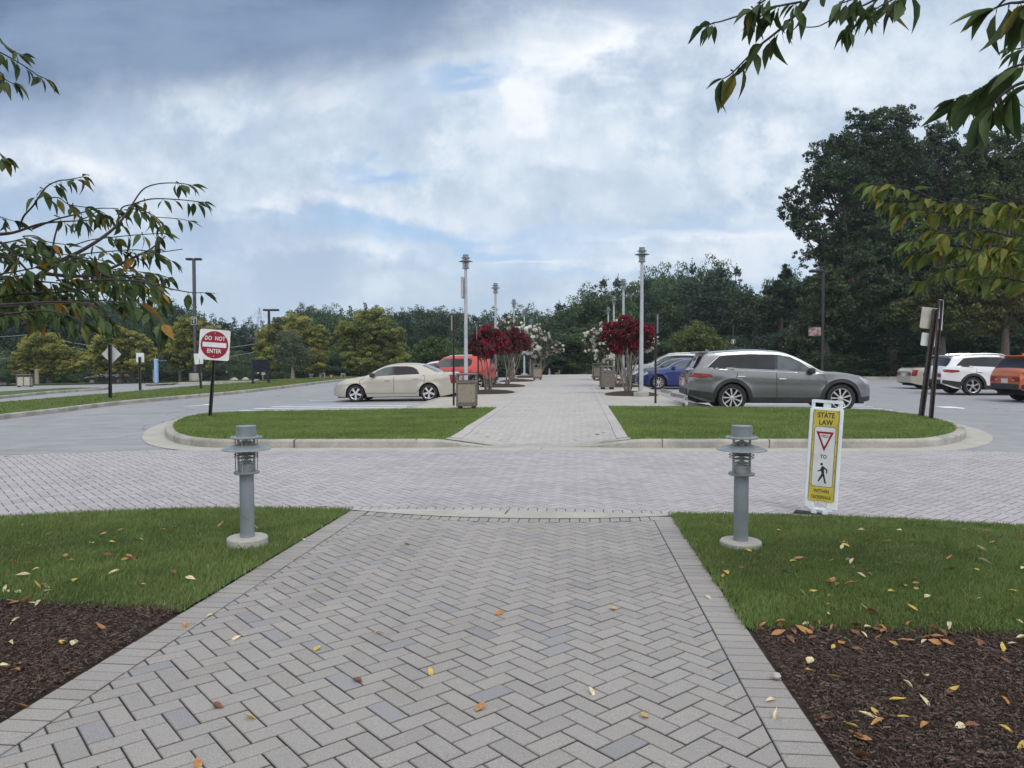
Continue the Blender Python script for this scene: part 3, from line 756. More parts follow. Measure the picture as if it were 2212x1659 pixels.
# hatched bay in front of the saloon, bay lines
for yy in (21.6, 22.5, 23.4, 24.3): stripe((-5.4, yy), (-10.2 - (25 - yy) * 0.2, yy + 0.1), 0.24)
stripe((-5.2, 25.2), (-10.4, 25.2), 0.12); stripe((-5.2, 20.9), (-10.9, 20.9), 0.12, 'paint_blue', h=0.006)
stripe((-10.4, 25.3), (-10.9, 20.6), 0.16, 'paint_blue', h=0.006)
stripe((-10.2, 25.6), (-8.2, 25.6), 0.5, 'paint_blue', h=0.006)
for yy in (28.0, 30.8, 33.6, 36.4, 39.2, 42, 44.8, 47.6, 50.4): stripe((-4.95, yy), (-10.3, yy), 0.11)
for yy in (24.3, 25.9, 26.6, 27.3, 28.0, 28.7, 29.4, 32.2, 35.0, 37.8, 40.6, 43.4, 46.2): stripe((3.9 if yy > 25.5 else 3.4, yy), (9.2, yy + .05), 0.12)
for yy in np.arange(20.2, 24.0, 0.7): stripe((3.5, yy), (8.9, yy), 0.13)
for i in range(6): stripe((22.2 + 0.0 * i, 24 + i * 3.2), (27.5, 26.2 + i * 3.2), 0.12)

# ---------------- mulch beds in the sidewalk
def bed(cx, cy, wx, wy, nm):
    n = 26; pts = []
    prof = [(1.0, 0.0), (0.93, 0.035), (0.7, 0.08), (0.35, 0.115), (0.02, 0.13)]
    vs = []; fs = []
    for r, z in prof:
        for i in range(n):
            a = 2 * PI * i / n; ex = abs(math.cos(a)) ** 0.7 * math.copysign(1, math.cos(a)); ey = abs(math.sin(a)) ** 0.7 * math.copysign(1, math.sin(a))
            X, Y = cx + ex * wx * r, cy + ey * wy * r
            vs.append((X, Y, Gf(X, Y) + 0.149 + z + random.uniform(-.008, .008) * (r < 1)))
    for k in range(len(prof) - 1):
        for i in range(n): fs.append((k * n + i, k * n + (i + 1) % n, (k + 1) * n + (i + 1) % n, (k + 1) * n + i))
    fs.append(tuple(range((len(prof) - 1) * n, len(prof) * n)))
    mb = MB(); mb.add(vs, fs, True); return tag(mb.build('mulch_bed', M['mulch']), kind='structure')
BL = [29.3, 35.6, 43.5, 51.5, 59.0]; BR = [26.8, 34.2, 43.0, 51.0]
for y in BL: bed(-3.45, y, 1.05, 1.15, 'l')
for y in BR: bed(2.0, y, 0.95, 1.1, 'r')
# ================================================================== TEXT
def text_mesh(body, size, bold=0.0, wide=1.0, font_spacing=1.0):
    cu = bpy.data.curves.new('lettering', 'FONT'); cu.body = body; cu.size = size; cu.align_x = 'CENTER'; cu.align_y = 'CENTER'
    cu.offset = bold; cu.extrude = 0.0006; cu.space_character = font_spacing; cu.resolution_u = 3
    o = bpy.data.objects.new('lettering', cu); C.objects.link(o)
    me = bpy.data.meshes.new_from_object(o.evaluated_get(bpy.context.evaluated_depsgraph_get()))
    bpy.data.objects.remove(o); bpy.data.curves.remove(cu); me.name = 'lettering'
    for v in me.vertices: v.co.x *= wide
    return me
def lettering(body, size, mat, parent, loc, bold=0.0, wide=1.0, sp=1.0, name='lettering'):
    """text standing upright, read from -y"""
    me = text_mesh(body, size, bold, wide, sp); me.transform(Matrix.Rotation(R(90), 4, 'X')); me.materials.clear(); me.materials.append(mat)
    o = link(name, me, parent); o.location = loc; return o
def rrect(w, h, r, n=5, cx=0, cy=0):
    out = []
    for sx, sy, a0 in ((1, 1, 0), (-1, 1, 90), (-1, -1, 180), (1, -1, 270)):
        for k in range(n + 1):
            a = R(a0 + 90 * k / n); out.append((cx + sx * (w / 2 - r) + r * math.cos(a), cy + sy * (h / 2 - r) + r * math.sin(a)))
    return out
UP = Matrix.Rotation(R(90), 4, 'X')   # prism in xz plane, thickness along -y
def circ(r, n=40, cx=0, cy=0): return [(cx + r * math.cos(2 * PI * i / n), cy + r * math.sin(2 * PI * i / n)) for i in range(n)]

# ================================================================== LAMPS
def head_parts(t, z0, s, rot=0.0):
    r_ = MB(); r_.lathe([(.104 * s, z0), (.106 * s, z0 + .004 * s), (.106 * s, z0 + .014 * s), (.100 * s, z0 + .018 * s), (.05 * s, z0 + .018 * s)], 32); r_.build('base_ring', M['lamp_grey'], t); a = MB()
    a.lathe([(.128 * s, z0 + .300 * s), (.132 * s, z0 + .304 * s), (.132 * s, z0 + .312 * s), (.122 * s, z0 + .318 * s), (.082 * s, z0 + .318 * s), (.082 * s, z0 + .40 * s), (.083 * s, z0 + .405 * s), (.02, z0 + .407 * s)], 32)
    for k in range(6):
        g = 2 * PI * k / 6 + .3; a.lathe([(.006 * s, .31 * s), (.006 * s, .324 * s)], 8, (.108 * s * math.cos(g), .108 * s * math.sin(g), z0))
    a.build('lamp_cap', M['lamp_grey'], t)
    b = MB(); b.lathe([(.080 * s, z0 + .246 * s), (.10 * s, z0 + .243 * s), (.150 * s, z0 + .229 * s), (.190 * s, z0 + .214 * s), (.202 * s, z0 + .208 * s), (.2015 * s, z0 + .204 * s), (.14 * s, z0 + .221 * s), (.080 * s, z0 + .236 * s)], 40, caps=False)
    b.build('lamp_shade', M['lamp_grey'], t)
    c = MB()
    for zz in (.140, .162): c.lathe([(.098 * s, z0 + zz * s), (.102 * s, z0 + (zz + .003) * s), (.098 * s, z0 + (zz + .006) * s), (.09 * s, z0 + (zz + .003) * s), (.098 * s, z0 + zz * s)], 28, caps=False)
    for k in range(4):
        g = 2 * PI * k / 4 + rot; c.lathe([(.0045 * s, .016 * s), (.0045 * s, .302 * s)], 8, (.094 * s * math.cos(g), .094 * s * math.sin(g), z0))
    c.build('cage', M['louver'] if s == 1 else M['lamp_grey'], t)
    d = MB(); d.lathe([(.056 * s, z0 + .018 * s), (.056 * s, z0 + .082 * s), (.05 * s, z0 + .083 * s)], 24)
    for k in range(6):
        zz = .098 + k * .033; d.lathe([(.03 * s, z0 + (zz + .012) * s), (.066 * s, z0 + zz * s), (.066 * s, z0 + (zz - .002) * s), (.03 * s, z0 + (zz + .008) * s)], 24, caps=False)
    d.lathe([(.018 * s, z0 + .08 * s), (.018 * s, z0 + .30 * s)], 12)
    d.build('louver', M['louver'], t)
    e = MB(); e.lathe([(.074 * s, z0 + .019 * s), (.074 * s, z0 + .299 * s)], 28, caps=False); e.build('lens', M['clear'], t)
def bollard(loc, label, foot_h, rot, tilt=0.0):
    t = thing('bollard_light', label, 'bollard light', loc, 0, 'grey bollard lights either side of the near path')
    f = MB(); f.lathe([(.168, -.08), (.170, 0), (.168, foot_h - .012), (.160, foot_h - .002), (.152, foot_h)], 40); f.build('footing', M['concrete'], t)
    p = MB(); p.lathe([(.0585, foot_h), (.0595, foot_h + .01), (.0595, foot_h + .54)], 36); p.build('post', M['lamp_grey'], t)
    s = MB(); s.lathe([(.0612, foot_h), (.0612, foot_h + .012), (.06, foot_h + .016)], 36); s.build('post_collar', M['lamp_grey'], t)
    head_parts(t, foot_h + .542, 1.0, rot)
    return t
o = bollard((bl.x, bl.y, bl.z - .0765), 'grey bollard light with a scrawl on its post, on a high round footing', 0.085, PI / 2 + .08); o.scale = (.90,) * 3
o = bollard((br.x, br.y, br.z - .060), 'grey bollard light on a low footing right of the path, near the yellow sign', 0.065, .62); o.scale = (.93,) * 3
# crack-like scrawl on the left post
sc = MB(); sc.tube([(-.012 + i * .006, -.0603 + .00002 * i * i, .265 - (0 if i < 2 else (i - 2) * .0065 if i < 6 else .026 - (i - 6) * .001)) for i in range(8)], .0011, 5)
lb = [o for o in bpy.data.objects if o.name == 'bollard_light'][0]; sc.build('scratch', M['black'], lb)

def lamp_post(loc, label, H=5.08, panel=False):
    t = thing('street_lamp', label, 'street lamp', loc, 0, 'grey lamp posts along the brick walk')
    f = MB(); f.lathe([(.275, -.05), (.278, 0), (.278, .135), (.265, .15)], 8, M=Matrix.Rotation(R(22.5), 4, 'Z'), smooth=False); f.build('footing', M['kerb'], t)
    p = MB(); p.lathe([(.15, .15), (.15, .178), (.10, .19), (.078, .20), (.076, .3), (.052, H - .50)], 20); p.build('pole', M['lamp_pole'], t)
    head_parts(t, H - .50, 1.22, .4)
    if panel:
        q = MB(); q.box(-.15, -.075, -.20, .20, H - 1.55, H - .80, .01); q.build('side_panel', M['lamp_pole'], t)
    return t
ordn = ['first', 'second', 'third', 'fourth', 'fifth', 'sixth', 'seventh']
lampX = []
for i, (px, Y) in enumerate(((1006.5, 26.2), (1070.5, 36.4), (1110, 46.6), (1132.5, 56.5), (1147, 66), (1166.5, 84), (1175, 97))):
    d = ray(px, 771); x = d.x / d.y * Y; lamp_post((x, Y, Gf(x, Y) + .146), '%s lamp post from the front in the row left of the walk%s' % (ordn[i], ', with side panel' if i == 0 else ''), panel=(i == 0))
for i, (px, Y) in enumerate(((1385.5, 25.6), (1346, 35.8), (1325.5, 46), (1313.5, 56), (1291, 78), (1284, 96))):
    d = ray(px, 771); x = d.x / d.y * Y; lamp_post((x, Y, Gf(x, Y) + .146), '%s lamp post from the front in the row right of the brick walk' % ordn[i])

# ================================================================== BINS
def bin_(loc, rz, label, s=1.0, grp='square bins with stone panels', pm='aggregate'):
    t = thing('litter_bin', label, 'litter bin', loc, rz, grp)
    t.scale = (s, s, s); w = .283
    a = MB()
    a.box(-w, w, -w, w, .085, .205, .012); 
    for sx in (-1, 1):
        for sy in (-1, 1): a.box(*sorted((sx * w, sx * (w - .05))), *sorted((sy * w, sy * (w - .05))), .205, .93, .006)
    a.box(-w - .006, w + .006, -w - .006, w + .006, .70, .785, .012)
    a.build('frame', M['bin_frame'], t)
    for sx, sy in ((0, -1), (0, 1), (1, 0), (-1, 0)):
        b = MB()
        if sx == 0: b.box(-w + .05, w - .05, *sorted((sy * (w - .012), sy * (w - .05))), .205, .70, .003)
        else: b.box(*sorted((sx * (w - .012), sx * (w - .05))), -w + .05, w - .05, .205, .70, .003)
        b.build('panel', M[pm], t)
    l = MB(); l.box(-w - .01, w + .01, -w - .01, w + .01, .93, .975, .018); l.build('lid', M['bin_frame'], t)
    for sx in (-1, 1):
        for sy in (-1, 1):
            f = MB(); f.box(*sorted((sx * .24, sx * .13)), *sorted((sy * .24, sy * .13)), 0, .085, .008); f.build('foot', M['black'], t)
    return t
p = base(1008.5, 0, 20.2); bin_((p.x, p.y, p.z + .146), R(6), 'nearest stone-panelled bin, at the front left corner of the far walk')
def ondeck(px, Y, dz=.146): d = ray(px, 771); x = d.x / d.y * Y; return (x, Y, Gf(x, Y) + dz)
bin_(ondeck(1312, 31.3), R(8), 'dark bin with litter in its opening, right of the far walk', pm='bin_frame')
bin_(ondeck(1290, 45), R(4), 'bin half hidden behind the dark bin, right of the walk')
bin_(ondeck(1161, 45.5), R(4), 'bin between the lamp posts left of the walk, below the white blossom')
bin_(ondeck(1204, 70), R(4), 'far small bin left of the brick walk near its end')
lt = [o for o in bpy.data.objects if o.name == 'litter_bin.001'][0]
q = MB(); q.box(-.16, -.03, -.22, -.12, .79, .87, .02); q.box(.0, .14, -.20, -.10, .79, .84, .02)
o = q.build('litter', M['sign_white'], None); o.location = lt.location; tag(o, 'white crumpled litter poking out of the dark bin', 'litter')
def bin_wide(loc, label):
    t = thing('litter_bin', label, 'litter bin', loc, R(20), None)
    a = MB(); a.box(-.46, .46, -.3, .3, .06, .12, .01); a.box(-.48, .48, -.32, .32, .88, .96, .02)
    for x in (-.44, 0, .44): a.box(x - .03, x + .03, -.3, -.27, .12, .88); a.box(x - .03, x + .03, .27, .3, .12, .88)
    a.build('frame', M['bin_frame'], t)
    b = MB(); b.box(-.42, .42, -.27, .27, .12, .76, .01); b.build('panel', M['sign_beige'], t)
    for x in (-.4, .4):
        f = MB(); f.box(x - .05, x + .05, -.2, .2, 0, .06, .004); f.build('foot', M['black'], t)
p = at(54, 836); bin_wide((p.x, p.y, p.z), 'pale double bin by the far verge at the left edge, below the yellow tree')
t = thing('utility_box', 'low brown box on the far verge at the left border of the picture', 'utility box', base(3, 0, 60) , R(10))
a = MB(); a.box(-.5, .5, -.3, .3, 0, .25, .02); a.build('casing', M['bin_frame'], t); a = MB(); a.box(-.52, .52, -.32, .32, .25, .3, .015); a.build('lid', M['black'], t)

# ================================================================== SIGNS
def post_between(name, parent, a, b, w, mat):
    """U channel steel post with punched holes, between two local points"""
    m = MB(); a, b = Vector(a), Vector(b); L = (b - a).length; ax = (b - a).normalized()
    x = Vector((1, 0, 0)); x = (x - ax * x.dot(ax)).normalized(); y = ax.cross(x)
    Mx = Matrix(((x.x, y.x, ax.x, a.x), (x.y, y.y, ax.y, a.y), (x.z, y.z, ax.z, a.z), (0, 0, 0, 1)))
    prof = [(-w / 2, -w * .3), (-w * .3, -w * .3), (-w * .25, w * .25), (w * .25, w * .25), (w * .3, -w * .3), (w / 2, -w * .3), (w / 2, -w * .15), (w * .4, -w * .15), (w * .35, w * .4), (-w * .35, w * .4), (-w * .4, -w * .15), (-w / 2, -w * .15)]
    m.prism(prof, 0, L, Mx)
    o = m.build('post', mat, parent)
    h = MB(); k = int(L / .05)
    if w > .05 and L < 4:
        for i in range(1, k): h.lathe([(w * .1, -w * .26), (w * .1, -w * .245)], 6, (0, 0, 0), Mx @ Matrix.Translation((0, 0, i * .05)) @ Matrix.Rotation(0, 4, 'X') @ UP) if False else h.box(-w * .07, w * .07, w * .236, w * .248, i * .05 - .006, i * .05 + .006, 0, Mx)
        h.build('post_holes', M['under'], o)
    return o
# DO NOT ENTER
p = at(452.6, 900, 0.14); dep = p.y
top = atY(463.5, 745, dep); S = .785
t = thing('do_not_enter_sign', 'white square DO NOT ENTER sign with red disc on a leaning black post', 'road sign', p)
lc = top - p
post_between('post', t, (0, .03, -.02), (lc.x * 1.13, .03 + lc.y, lc.z * 1.08), .085, M['black'])
pl = link('sign_plate', None, t)
bpy.data.objects.remove(pl)
RZ = Matrix.Translation(lc) @ Matrix.Rotation(R(6), 4, 'Z') @ Matrix.Rotation(R(4.3), 4, 'Y')
def put(o, M_): o.matrix_local = M_; return o
a = MB(); a.prism(rrect(S, S, .055), 0, .006, UP); plate = put(a.build('sign_plate', M['sign_white'], t), RZ)
a = MB(); a.prism(circ(.355, 56), .0062, .0085, UP); disc = a.build('red_disc', M['sign_red'], plate)
a = MB(); a.prism([(-.305, -.06), (.305, -.06), (.305, .06), (-.305, .06)], .009, .0115, UP); a.build('white_bar', M['sign_white'], plate)
for k, x_, z in (('DO', -.165, .165), ('NOT', .135, .165), ('ENTER', 0, -.165)): lettering(k, .145, M['sign_white'], plate, (x_, -.010, z), .003, .82, 1.02)
for z in (.30, -.30):
    a = MB(); a.lathe([(.012, 0), (.011, .004), (.004, .006)], 10, (0, 0, 0), Matrix.Translation((0, -.0087, z)) @ UP); a.build('bolt', M['chrome'], plate)
for o in children(t): pass

# STATE LAW yield paddle
p = at(1771, 1113.5); dep = p.y
t = thing('crosswalk_sign', 'yellow and white STATE LAW yield-to-pedestrians paddle at the edge of the paved road', 'crosswalk sign', (p.x, p.y, p.z + .012), R(-24), ry=R(2.6), rx=R(-2))
a = MB()
for x0, x1, z0, z1 in ((-.155, -.118, .13, 1.0), (.118, .155, .13, 1.0), (-.118, .118, .98, 1.0)): a.box(x0, x1, -.022, .03, z0, z1, .008)
a.box(-.12, .12, .002, .022, .13, .985)
# handle zone with two slots
a.prism(rrect(.29, .028, .012, 4, 0, 1.068), -.022, .022, UP)
a.box(-.145, -.112, -.02, .02, .99, 1.07, .006); a.box(.112, .145, -.02, .02, .99, 1.07, .006); a.box(-.035, .035, -.018, .018, .99, 1.06, .006); a.box(-.14, .14, -.021, .021, .985, 1.012, .006)
# bottom with opening and two feet
a.box(-.155, -.055, -.022, .03, .05, .14, .01); a.box(.05, .155, -.022, .03, .05, .14, .01); a.box(-.12, .12, -.02, .028, .028, .062, .01); a.box(-.085, -.03, -.02, .02, 0, .04, .006); a.box(.02, .075, -.02, .02, 0, .04, .006)
a.build('frame', M['plastic_white'], t)
a = MB(); a.prism(rrect(.232, .862, .012, 4, 0, .555), .0245, .0275, UP @ Matrix.Identity(4)); yp = a.build('sign_panel', M['sign_yellow'], t)
def pz(poly, z0, z1, mat, name, par): m_ = MB(); m_.prism(poly, z0, z1, UP); return m_.build(name, mat, par)
pz(rrect(.198, .566, .02, 4, 0, .548), .0277, .0283, M['black'], 'panel_outline', yp)
pz(rrect(.190, .558, .017, 4, 0, .548), .0285, .0293, M['sign_white'], 'white_field', yp)
tri = [(-.082, .785), (.082, .785), (0, .598)]
pz(tri[::-1], .0296, .0302, M['sign_red'], 'yield_triangle', yp)
pz([(-.052, .765), (.052, .765), (.004, .650), (-.004, .650)][::-1], .0304, .031, M['sign_white'], 'triangle_field', yp)
lettering('YIELD', .036, M['sign_red'], yp, (0, -.0316, .742), .0006, .78)
lettering('STATE', .068, M['black'], yp, (0, -.0283, .937), .0012, .82)
lettering('LAW', .068, M['black'], yp, (0, -.0283, .870), .0012, .86)
lettering('TO', .050, M['black'], yp, (0, -.0298, .548), .0009, .85)
lettering('WITHIN', .050, M['black'], yp, (0, -.0283, .222), .0003, .80)
lettering('CROSSWALK', .046, M['black'], yp, (0, -.0283, .165), .0002, .70)
fig = MB(); Z0, Z1 = .0296, .0308
fig.prism(circ(.0125, 16, -.012, .478), Z0, Z1, UP)
for q in ([(-.006, .462), (.012, .455), (.016, .39), (-.006, .385), (-.016, .42)], [(-.008, .460), (-.024, .424), (-.048, .412), (-.047, .405), (-.018, .413), (-.002, .435)], [(.010, .457), (.046, .430), (.043, .392), (.034, .392), (.034, .422), (.008, .440)],
          [(-.006, .392), (-.040, .318), (-.029, .312), (.004, .362), (.012, .385)], [(.004, .395), (.018, .388), (.036, .312), (.046, .306), (.036, .298), (.024, .302), (.006, .366)]):
    fig.prism(q, Z0, Z1, UP)
fig.build('walking_figure', M['black'], yp)
b = MB()
for x, z in ((-.105, .975), (0, .975), (.105, .975), (-.108, .86), (.108, .85), (-.108, .7), (.108, .7), (-.108, .56), (.108, .56), (-.108, .42), (.108, .42), (-.108, .28), (.108, .28), (-.03, .132), (.04, .132)):
    b.lathe([(.0045, .0277), (.0045, .0295)], 8, (0, 0, 0), Matrix.Translation((x, 0, z)) @ UP)
b.build('rivets', M['black'], yp)
a = MB(); a.box(-.24, .24, -.07, .07, -.008, .003, .003); a.build('rubber_base', M['rubber'], t); t.scale = (.94, 1, 1)

# generic post sign
def post_sign(label, pb, ptop, plates, postmat, w=.07, name='road_sign', cat='road sign', group=None, lift=0.14, rz=0.0, Y=None):
    """pb, ptop pixel columns/rows of the post's foot and head; plates: (px,py,w,h,shape,mat,front,yaw)"""
    p = at(pb[0], pb[1], lift) if Y is None else Vector(ondeck(pb[0], Y, lift))
    t = thing(name, label, cat, p, 0, group); tp = atY(ptop[0], ptop[1], p.y) - p
    post_between('post', t, (0, 0, -.03), tp, w, postmat)
    lean = math.atan2(tp.x, tp.z)
    for px, py, pw, ph, shape, mt, dy, yaw in plates:
        c = atY(px, py, p.y) - p; k = p.y / FD
        if shape == 'rect': poly = rrect(pw * k, ph * k, min(pw, ph) * k * .09)
        elif shape == 'diamond': r_ = pw * k * .5; poly = [(r_, 0), (.06 * r_, r_ * .96), (-.06 * r_, r_ * .96), (-r_, 0), (-.06 * r_, -r_ * .96), (.06 * r_, -r_ * .96)]
        elif shape == 'tri': poly = [(-pw * k / 2, ph * k / 2), (0, -ph * k / 2), (pw * k / 2, ph * k / 2)]
        a = MB(); a.prism(poly, -.002, .002, UP)
        o = a.build('sign_plate', M[mt], t); o.matrix_local = Matrix.Translation((c.x, c.y + dy, c.z)) @ Matrix.Rotation(yaw, 4, 'Z') @ Matrix.Rotation(lean, 4, 'Y')
    return t
post_sign('blank back of a diamond sign on a black post, on the long left verge', (238.5, 860), (237.5, 744), [(238.5, 765, 44, 44, 'diamond', 'sign_back', .07, R(8))], M['black'], .13)
post_sign('blank white back of a small sign on a grey post, left verge by the gap', (303, 843), (302, 771), [(301.5, 772.5, 17.5, 21.5, 'rect', 'sign_white', .05, R(10))], M['brown_post'], .13)
post_sign('white sign edge peeping out behind the DO NOT ENTER plate, on a leaning post', (435, 840), (429, 770), [(430, 775, 18, 24, 'rect', 'sign_white', -.05, R(30))], M['brown_post'], .12)
post_sign('leaning grey post with a beige square plate above a smaller white one', (1988.5, 902), (2021, 667), [(2008.5, 687, 34, 44, 'rect', 'sign_beige', .045, R(6)), (2011.5, 734, 37, 27, 'rect', 'sign_white', .05, R(4))], M['brown_post'], .115)
post_sign('taller leaning brown post with a narrow white plate at its top, right island', (2010, 906.5), (2032.5, 648), [(2035, 668, 13.5, 40, 'rect', 'sign_white', .045, R(30)), (2033, 693, 16, 38, 'rect', 'sign_white', .052, R(30))], M['brown_post'], .09)
def board_edge(label, px, Y, topy, ph0, ph1, side):
    p = Vector(ondeck(px, Y)); t = thing('parking_sign', label, 'parking sign', p, 0, 'parking sign posts seen edge-on beside the walk')
    tp = atY(px, topy, Y) - p; post_between('post', t, (0, 0, 0), tp, .062, M['brown_post'])
    z0, z1 = (atY(px, y, Y) - p for y in (ph1, ph0)); a = MB(); a.box(side * .045 - .003, side * .045 + .003, -.15, .15, z0.z, z1.z, .001)
    a.build('sign_plate', M['sign_back'], t)
board_edge('tall parking sign seen edge-on beside the front left lamp post and bin', 980, 21.6, 681, 682, 714, -1)
board_edge('parking sign seen edge-on in front of the red flowers, left of the walk', 1033, 29, 702, 704, 733, -1)
board_edge('slender parking sign seen edge-on behind the second left sign', 1046.5, 36, 716, 716, 735, -1)
board_edge('black parking sign post seen edge-on right of the front right lamp post', 1416.5, 21.8, 678, 679, 720, 1)
board_edge('parking sign post just left of the front right lamp pole', 1381, 28, 700, 701, 730, 1)
board_edge('short parking sign post between the two front right lamp poles', 1364.5, 31.5, 715, 716, 738, 1)
# lot board with two legs
p = at(546, 829.5, .14); q_ = at(580, 828, .14); t = thing('notice_board', 'large black blank notice board on two legs on the left verge', 'notice board', p, math.atan2(q_.y - p.y, q_.x - p.x))
wd = (q_ - p).length; hz = atY(546, 776, p.y).z - p.z; lz = atY(546, 804, p.y).z - p.z
for x in (0, wd):
    a = MB(); a.box(x - .06, x + .06, -.06, .06, 0, hz, .01); a.build('leg', M['black'], t)
a = MB(); a.box(-.02, wd + .02, -.045, -.07, lz, hz - .05, 0); a.box(.06, wd - .06, -.04, .04, lz, hz - .02, .01); a.build('board', plain('board_navy', (0.006, 0.009, 0.018), .3, 0, .1), t)

# small far signs
for lb, pb, tp, pls in (
    ('tall narrow white sign on a thin post above the crossing-arrows sign', (696, 815), (696, 768), [(696, 774, 6.5, 14, 'rect', 'sign_white', -.1, 0)]),
    ('tall narrow white sign on a thin post behind the cream saloon bonnet', (778.7, 813), (778.7, 767), [(778.7, 774, 8, 14, 'rect', 'sign_white', -.1, 0)]),
    ('grey back of a small diamond sign close to the far grass', (673, 818), (673, 804), [(673, 809, 12.5, 12, 'diamond', 'sign_back', -.1, 0), (673, 814, 6, 5, 'rect', 'sign_back', -.1, 0)]),
    ('small red and white yield sign low over the far grass', (717, 818), (717, 809), [(717, 813, 14, 11, 'tri', 'sign_red', -.12, 0), (717, 813, 7, 5, 'tri', 'sign_white', -.13, 0)]),
    ('tiny white sign left of the black board legs gap', (558.6, 822), (558.6, 804), [(558.6, 805.5, 5, 3.5, 'rect', 'sign_white', -.1, 0)]),
    ('tiny white sign under the right half of the black board', (570.5, 821), (570.5, 804), [(570, 807, 9, 5.5, 'rect', 'sign_white', -.1, 0)]),
    ('tiny triangular sign back beyond the far drive', (491, 818), (491, 801), [(491, 804, 7, 6, 'tri', 'sign_back', -.1, 0)])):
    dd = 66; x_, y_ = pb; p = Vector(base(x_, 0, dd)); zz = atY(x_, y_, p.y).z; t = thing('small_sign', lb, 'road sign', (p.x, p.y, zz)); tpv = atY(tp[0], tp[1], p.y) - Vector((p.x, p.y, zz))
    post_between('post', t, (0, 0, -1.2), (0, 0, tpv.z), .09, M['brown_post'])
    for px, py, pw, ph, shape, mt, dy, yaw in pls:
        k = p.y / FD; c = atY(px, py, p.y) - Vector((p.x, p.y, zz))
        poly = rrect(pw * k, ph * k, .03) if shape == 'rect' else ([(pw * k / 2, 0), (0, ph * k / 2), (-pw * k / 2, 0), (0, -ph * k / 2)] if shape == 'diamond' else [(-pw * k / 2, ph * k / 2), (0, -ph * k / 2), (pw * k / 2, ph * k / 2)])
        a = MB(); a.prism(poly, 0, .02, UP); o = a.build('sign_plate', M[mt], t); o.location = (c.x, dy, c.z)
# chevron and merge-arrow signs
def glyph_sign(lb, px, py, w, h, glyphs):
    p = Vector(base(px, 0, 66)); c = atY(px, py, p.y); k = p.y / FD; t = thing('small_sign', lb, 'road sign', (p.x, p.y, p.z)); cz = c.z - p.z
    a = MB(); a.box(-.04, .04, .02, .08, -.2, cz); a.build('post', M['brown_post'], t)
    a = MB(); a.prism(rrect(w * k, h * k, .04), 0, .02, UP); o = a.build('sign_plate', M['sign_white'], t); o.location = (0, 0, cz)
    for g in glyphs:
        a = MB(); a.prism([(x * k, y * k) for x, y in g], .022, .03, UP); a.build('arrow', M['black'], o)
glyph_sign('small white sign with black crossing arrows low by the far grass', 696, 811.5, 13, 12.5, [[(-4, 4), (-1.5, 4), (2, 0), (-1.5, -4), (-4, -4), (-.8, 0)], [(1, 4), (3.5, 4), (5, 0), (3.5, -4), (1, -4), (3, 0)]])
glyph_sign('small white sign with a bent black arrow left of the cream saloon', 741, 812, 10.5, 12.5, [[(-3.5, 2), (-1, 3.5), (-.5, -1), (-2, -1)], [(1, 4), (3.5, 3), (2.5, -1), (.5, -4), (0, -3)]])

# tall lot lights
def lot_lamp(label, px, Y, topy, heads, wpx, signpy=None, txt=None, plinth=0, banner=None, arm=True, zbase=None):
    p = Vector(ondeck(px, Y, 0.0)); 
    if zbase is not None: p.z = atY(px, zbase, Y).z
    t = thing('car_park_light', label, 'car park light', p, 0, 'tall car park lights'); H = atY(px, topy, Y).z - p.z; k = Y / FD; w = wpx * k
    a = MB(); a.box(-w / 2, w / 2, -w / 2, w / 2, plinth, H, w * .1); a.build('pole', M['black'] if not signpy or txt == '3' else plain('pole_bronze', (.07, .068, .075), .5, .2), t)
    if plinth: a = MB(); a.lathe([(.52, 0), (.52, plinth - .03), (.48, plinth)], 20); a.build('footing', M['kerb'], t); a = MB(); a.box(-.35, .35, -.35, .35, plinth, plinth + .12, .02); a.build('base_cover', M['black'], t)
    for s, ln in heads:
        a = MB(); a.box(*sorted((s * w * .4, s * ln)), -.22, .22, H - .16, H + .02, .06, Matrix.Rotation(R(6), 4, 'Z')); a.build('lamp_head', M['black'], t)
    if signpy:
        z = atY(px, signpy, Y).z - p.z; ww, hh = 12.6 * k, 17 * k
        if txt == '3': ww, hh = 8 * k, 10 * k
        a = MB(); a.prism(rrect(ww, hh, .06), .0, .03, UP); o = a.build('lot_sign', M['sign_white'], t); o.location = (0, -w / 2 - .01, z)
        a = MB(); a.prism(rrect(ww * .92, hh * .92, .04), .0305, .034, UP); a.build('sign_field', M['black'], o)
        lettering('LOT', hh * .30, M['sign_white'], o, (0, -.036, hh * .27), .004, .95); lettering(txt, hh * .62, M['sign_white'], o, (0, -.036, -hh * .13), .008, 1.0)
        if txt == '3':
            a = MB(); a.box(-1.1, 0, -.03, .03, z - 1.0, z - .93); a.build('bracket', M['black'], t)
    if banner:
        z0, z1 = (atY(px, y, Y).z - p.z for y in (banner[1], banner[0]))
        for z in (z0, z1): a = MB(); a.box(-.9, 0, -.025, .025, z - .02, z + .02); a.build('banner_arm', M['black'], t)
        bm_, nt, b = mat_new('banner_print'); c1 = noise(nt, pos(nt), 2.2, 3, .6); c2 = noise(nt, pos(nt), 4.5, 2)
        nt.links.new(mixc(nt, c2.step(.5, .56), mixc(nt, c1.step(.46, .52), (.30, .27, .26), (.34, .16, .14)), (.05, .09, .12)).s, b.inputs['Base Color'])
        a = MB(); a.box(-.84, -.08, -.008, .008, z0 + .03, z1 - .03); a.build('banner', bm_, t)
lot_lamp('tall car park light with LOT 1 sign, left, on a concrete plinth', 422, 60, 558, [(-1, .65), (1, .65)], 6.0, 693, '1', .62, zbase=822)
lot_lamp('tall dark car park light behind the yellow trees, left of the cream saloon', 582, 64, 668, [(-1, .5), (1, .9)], 4.6, plinth=0, zbase=822)
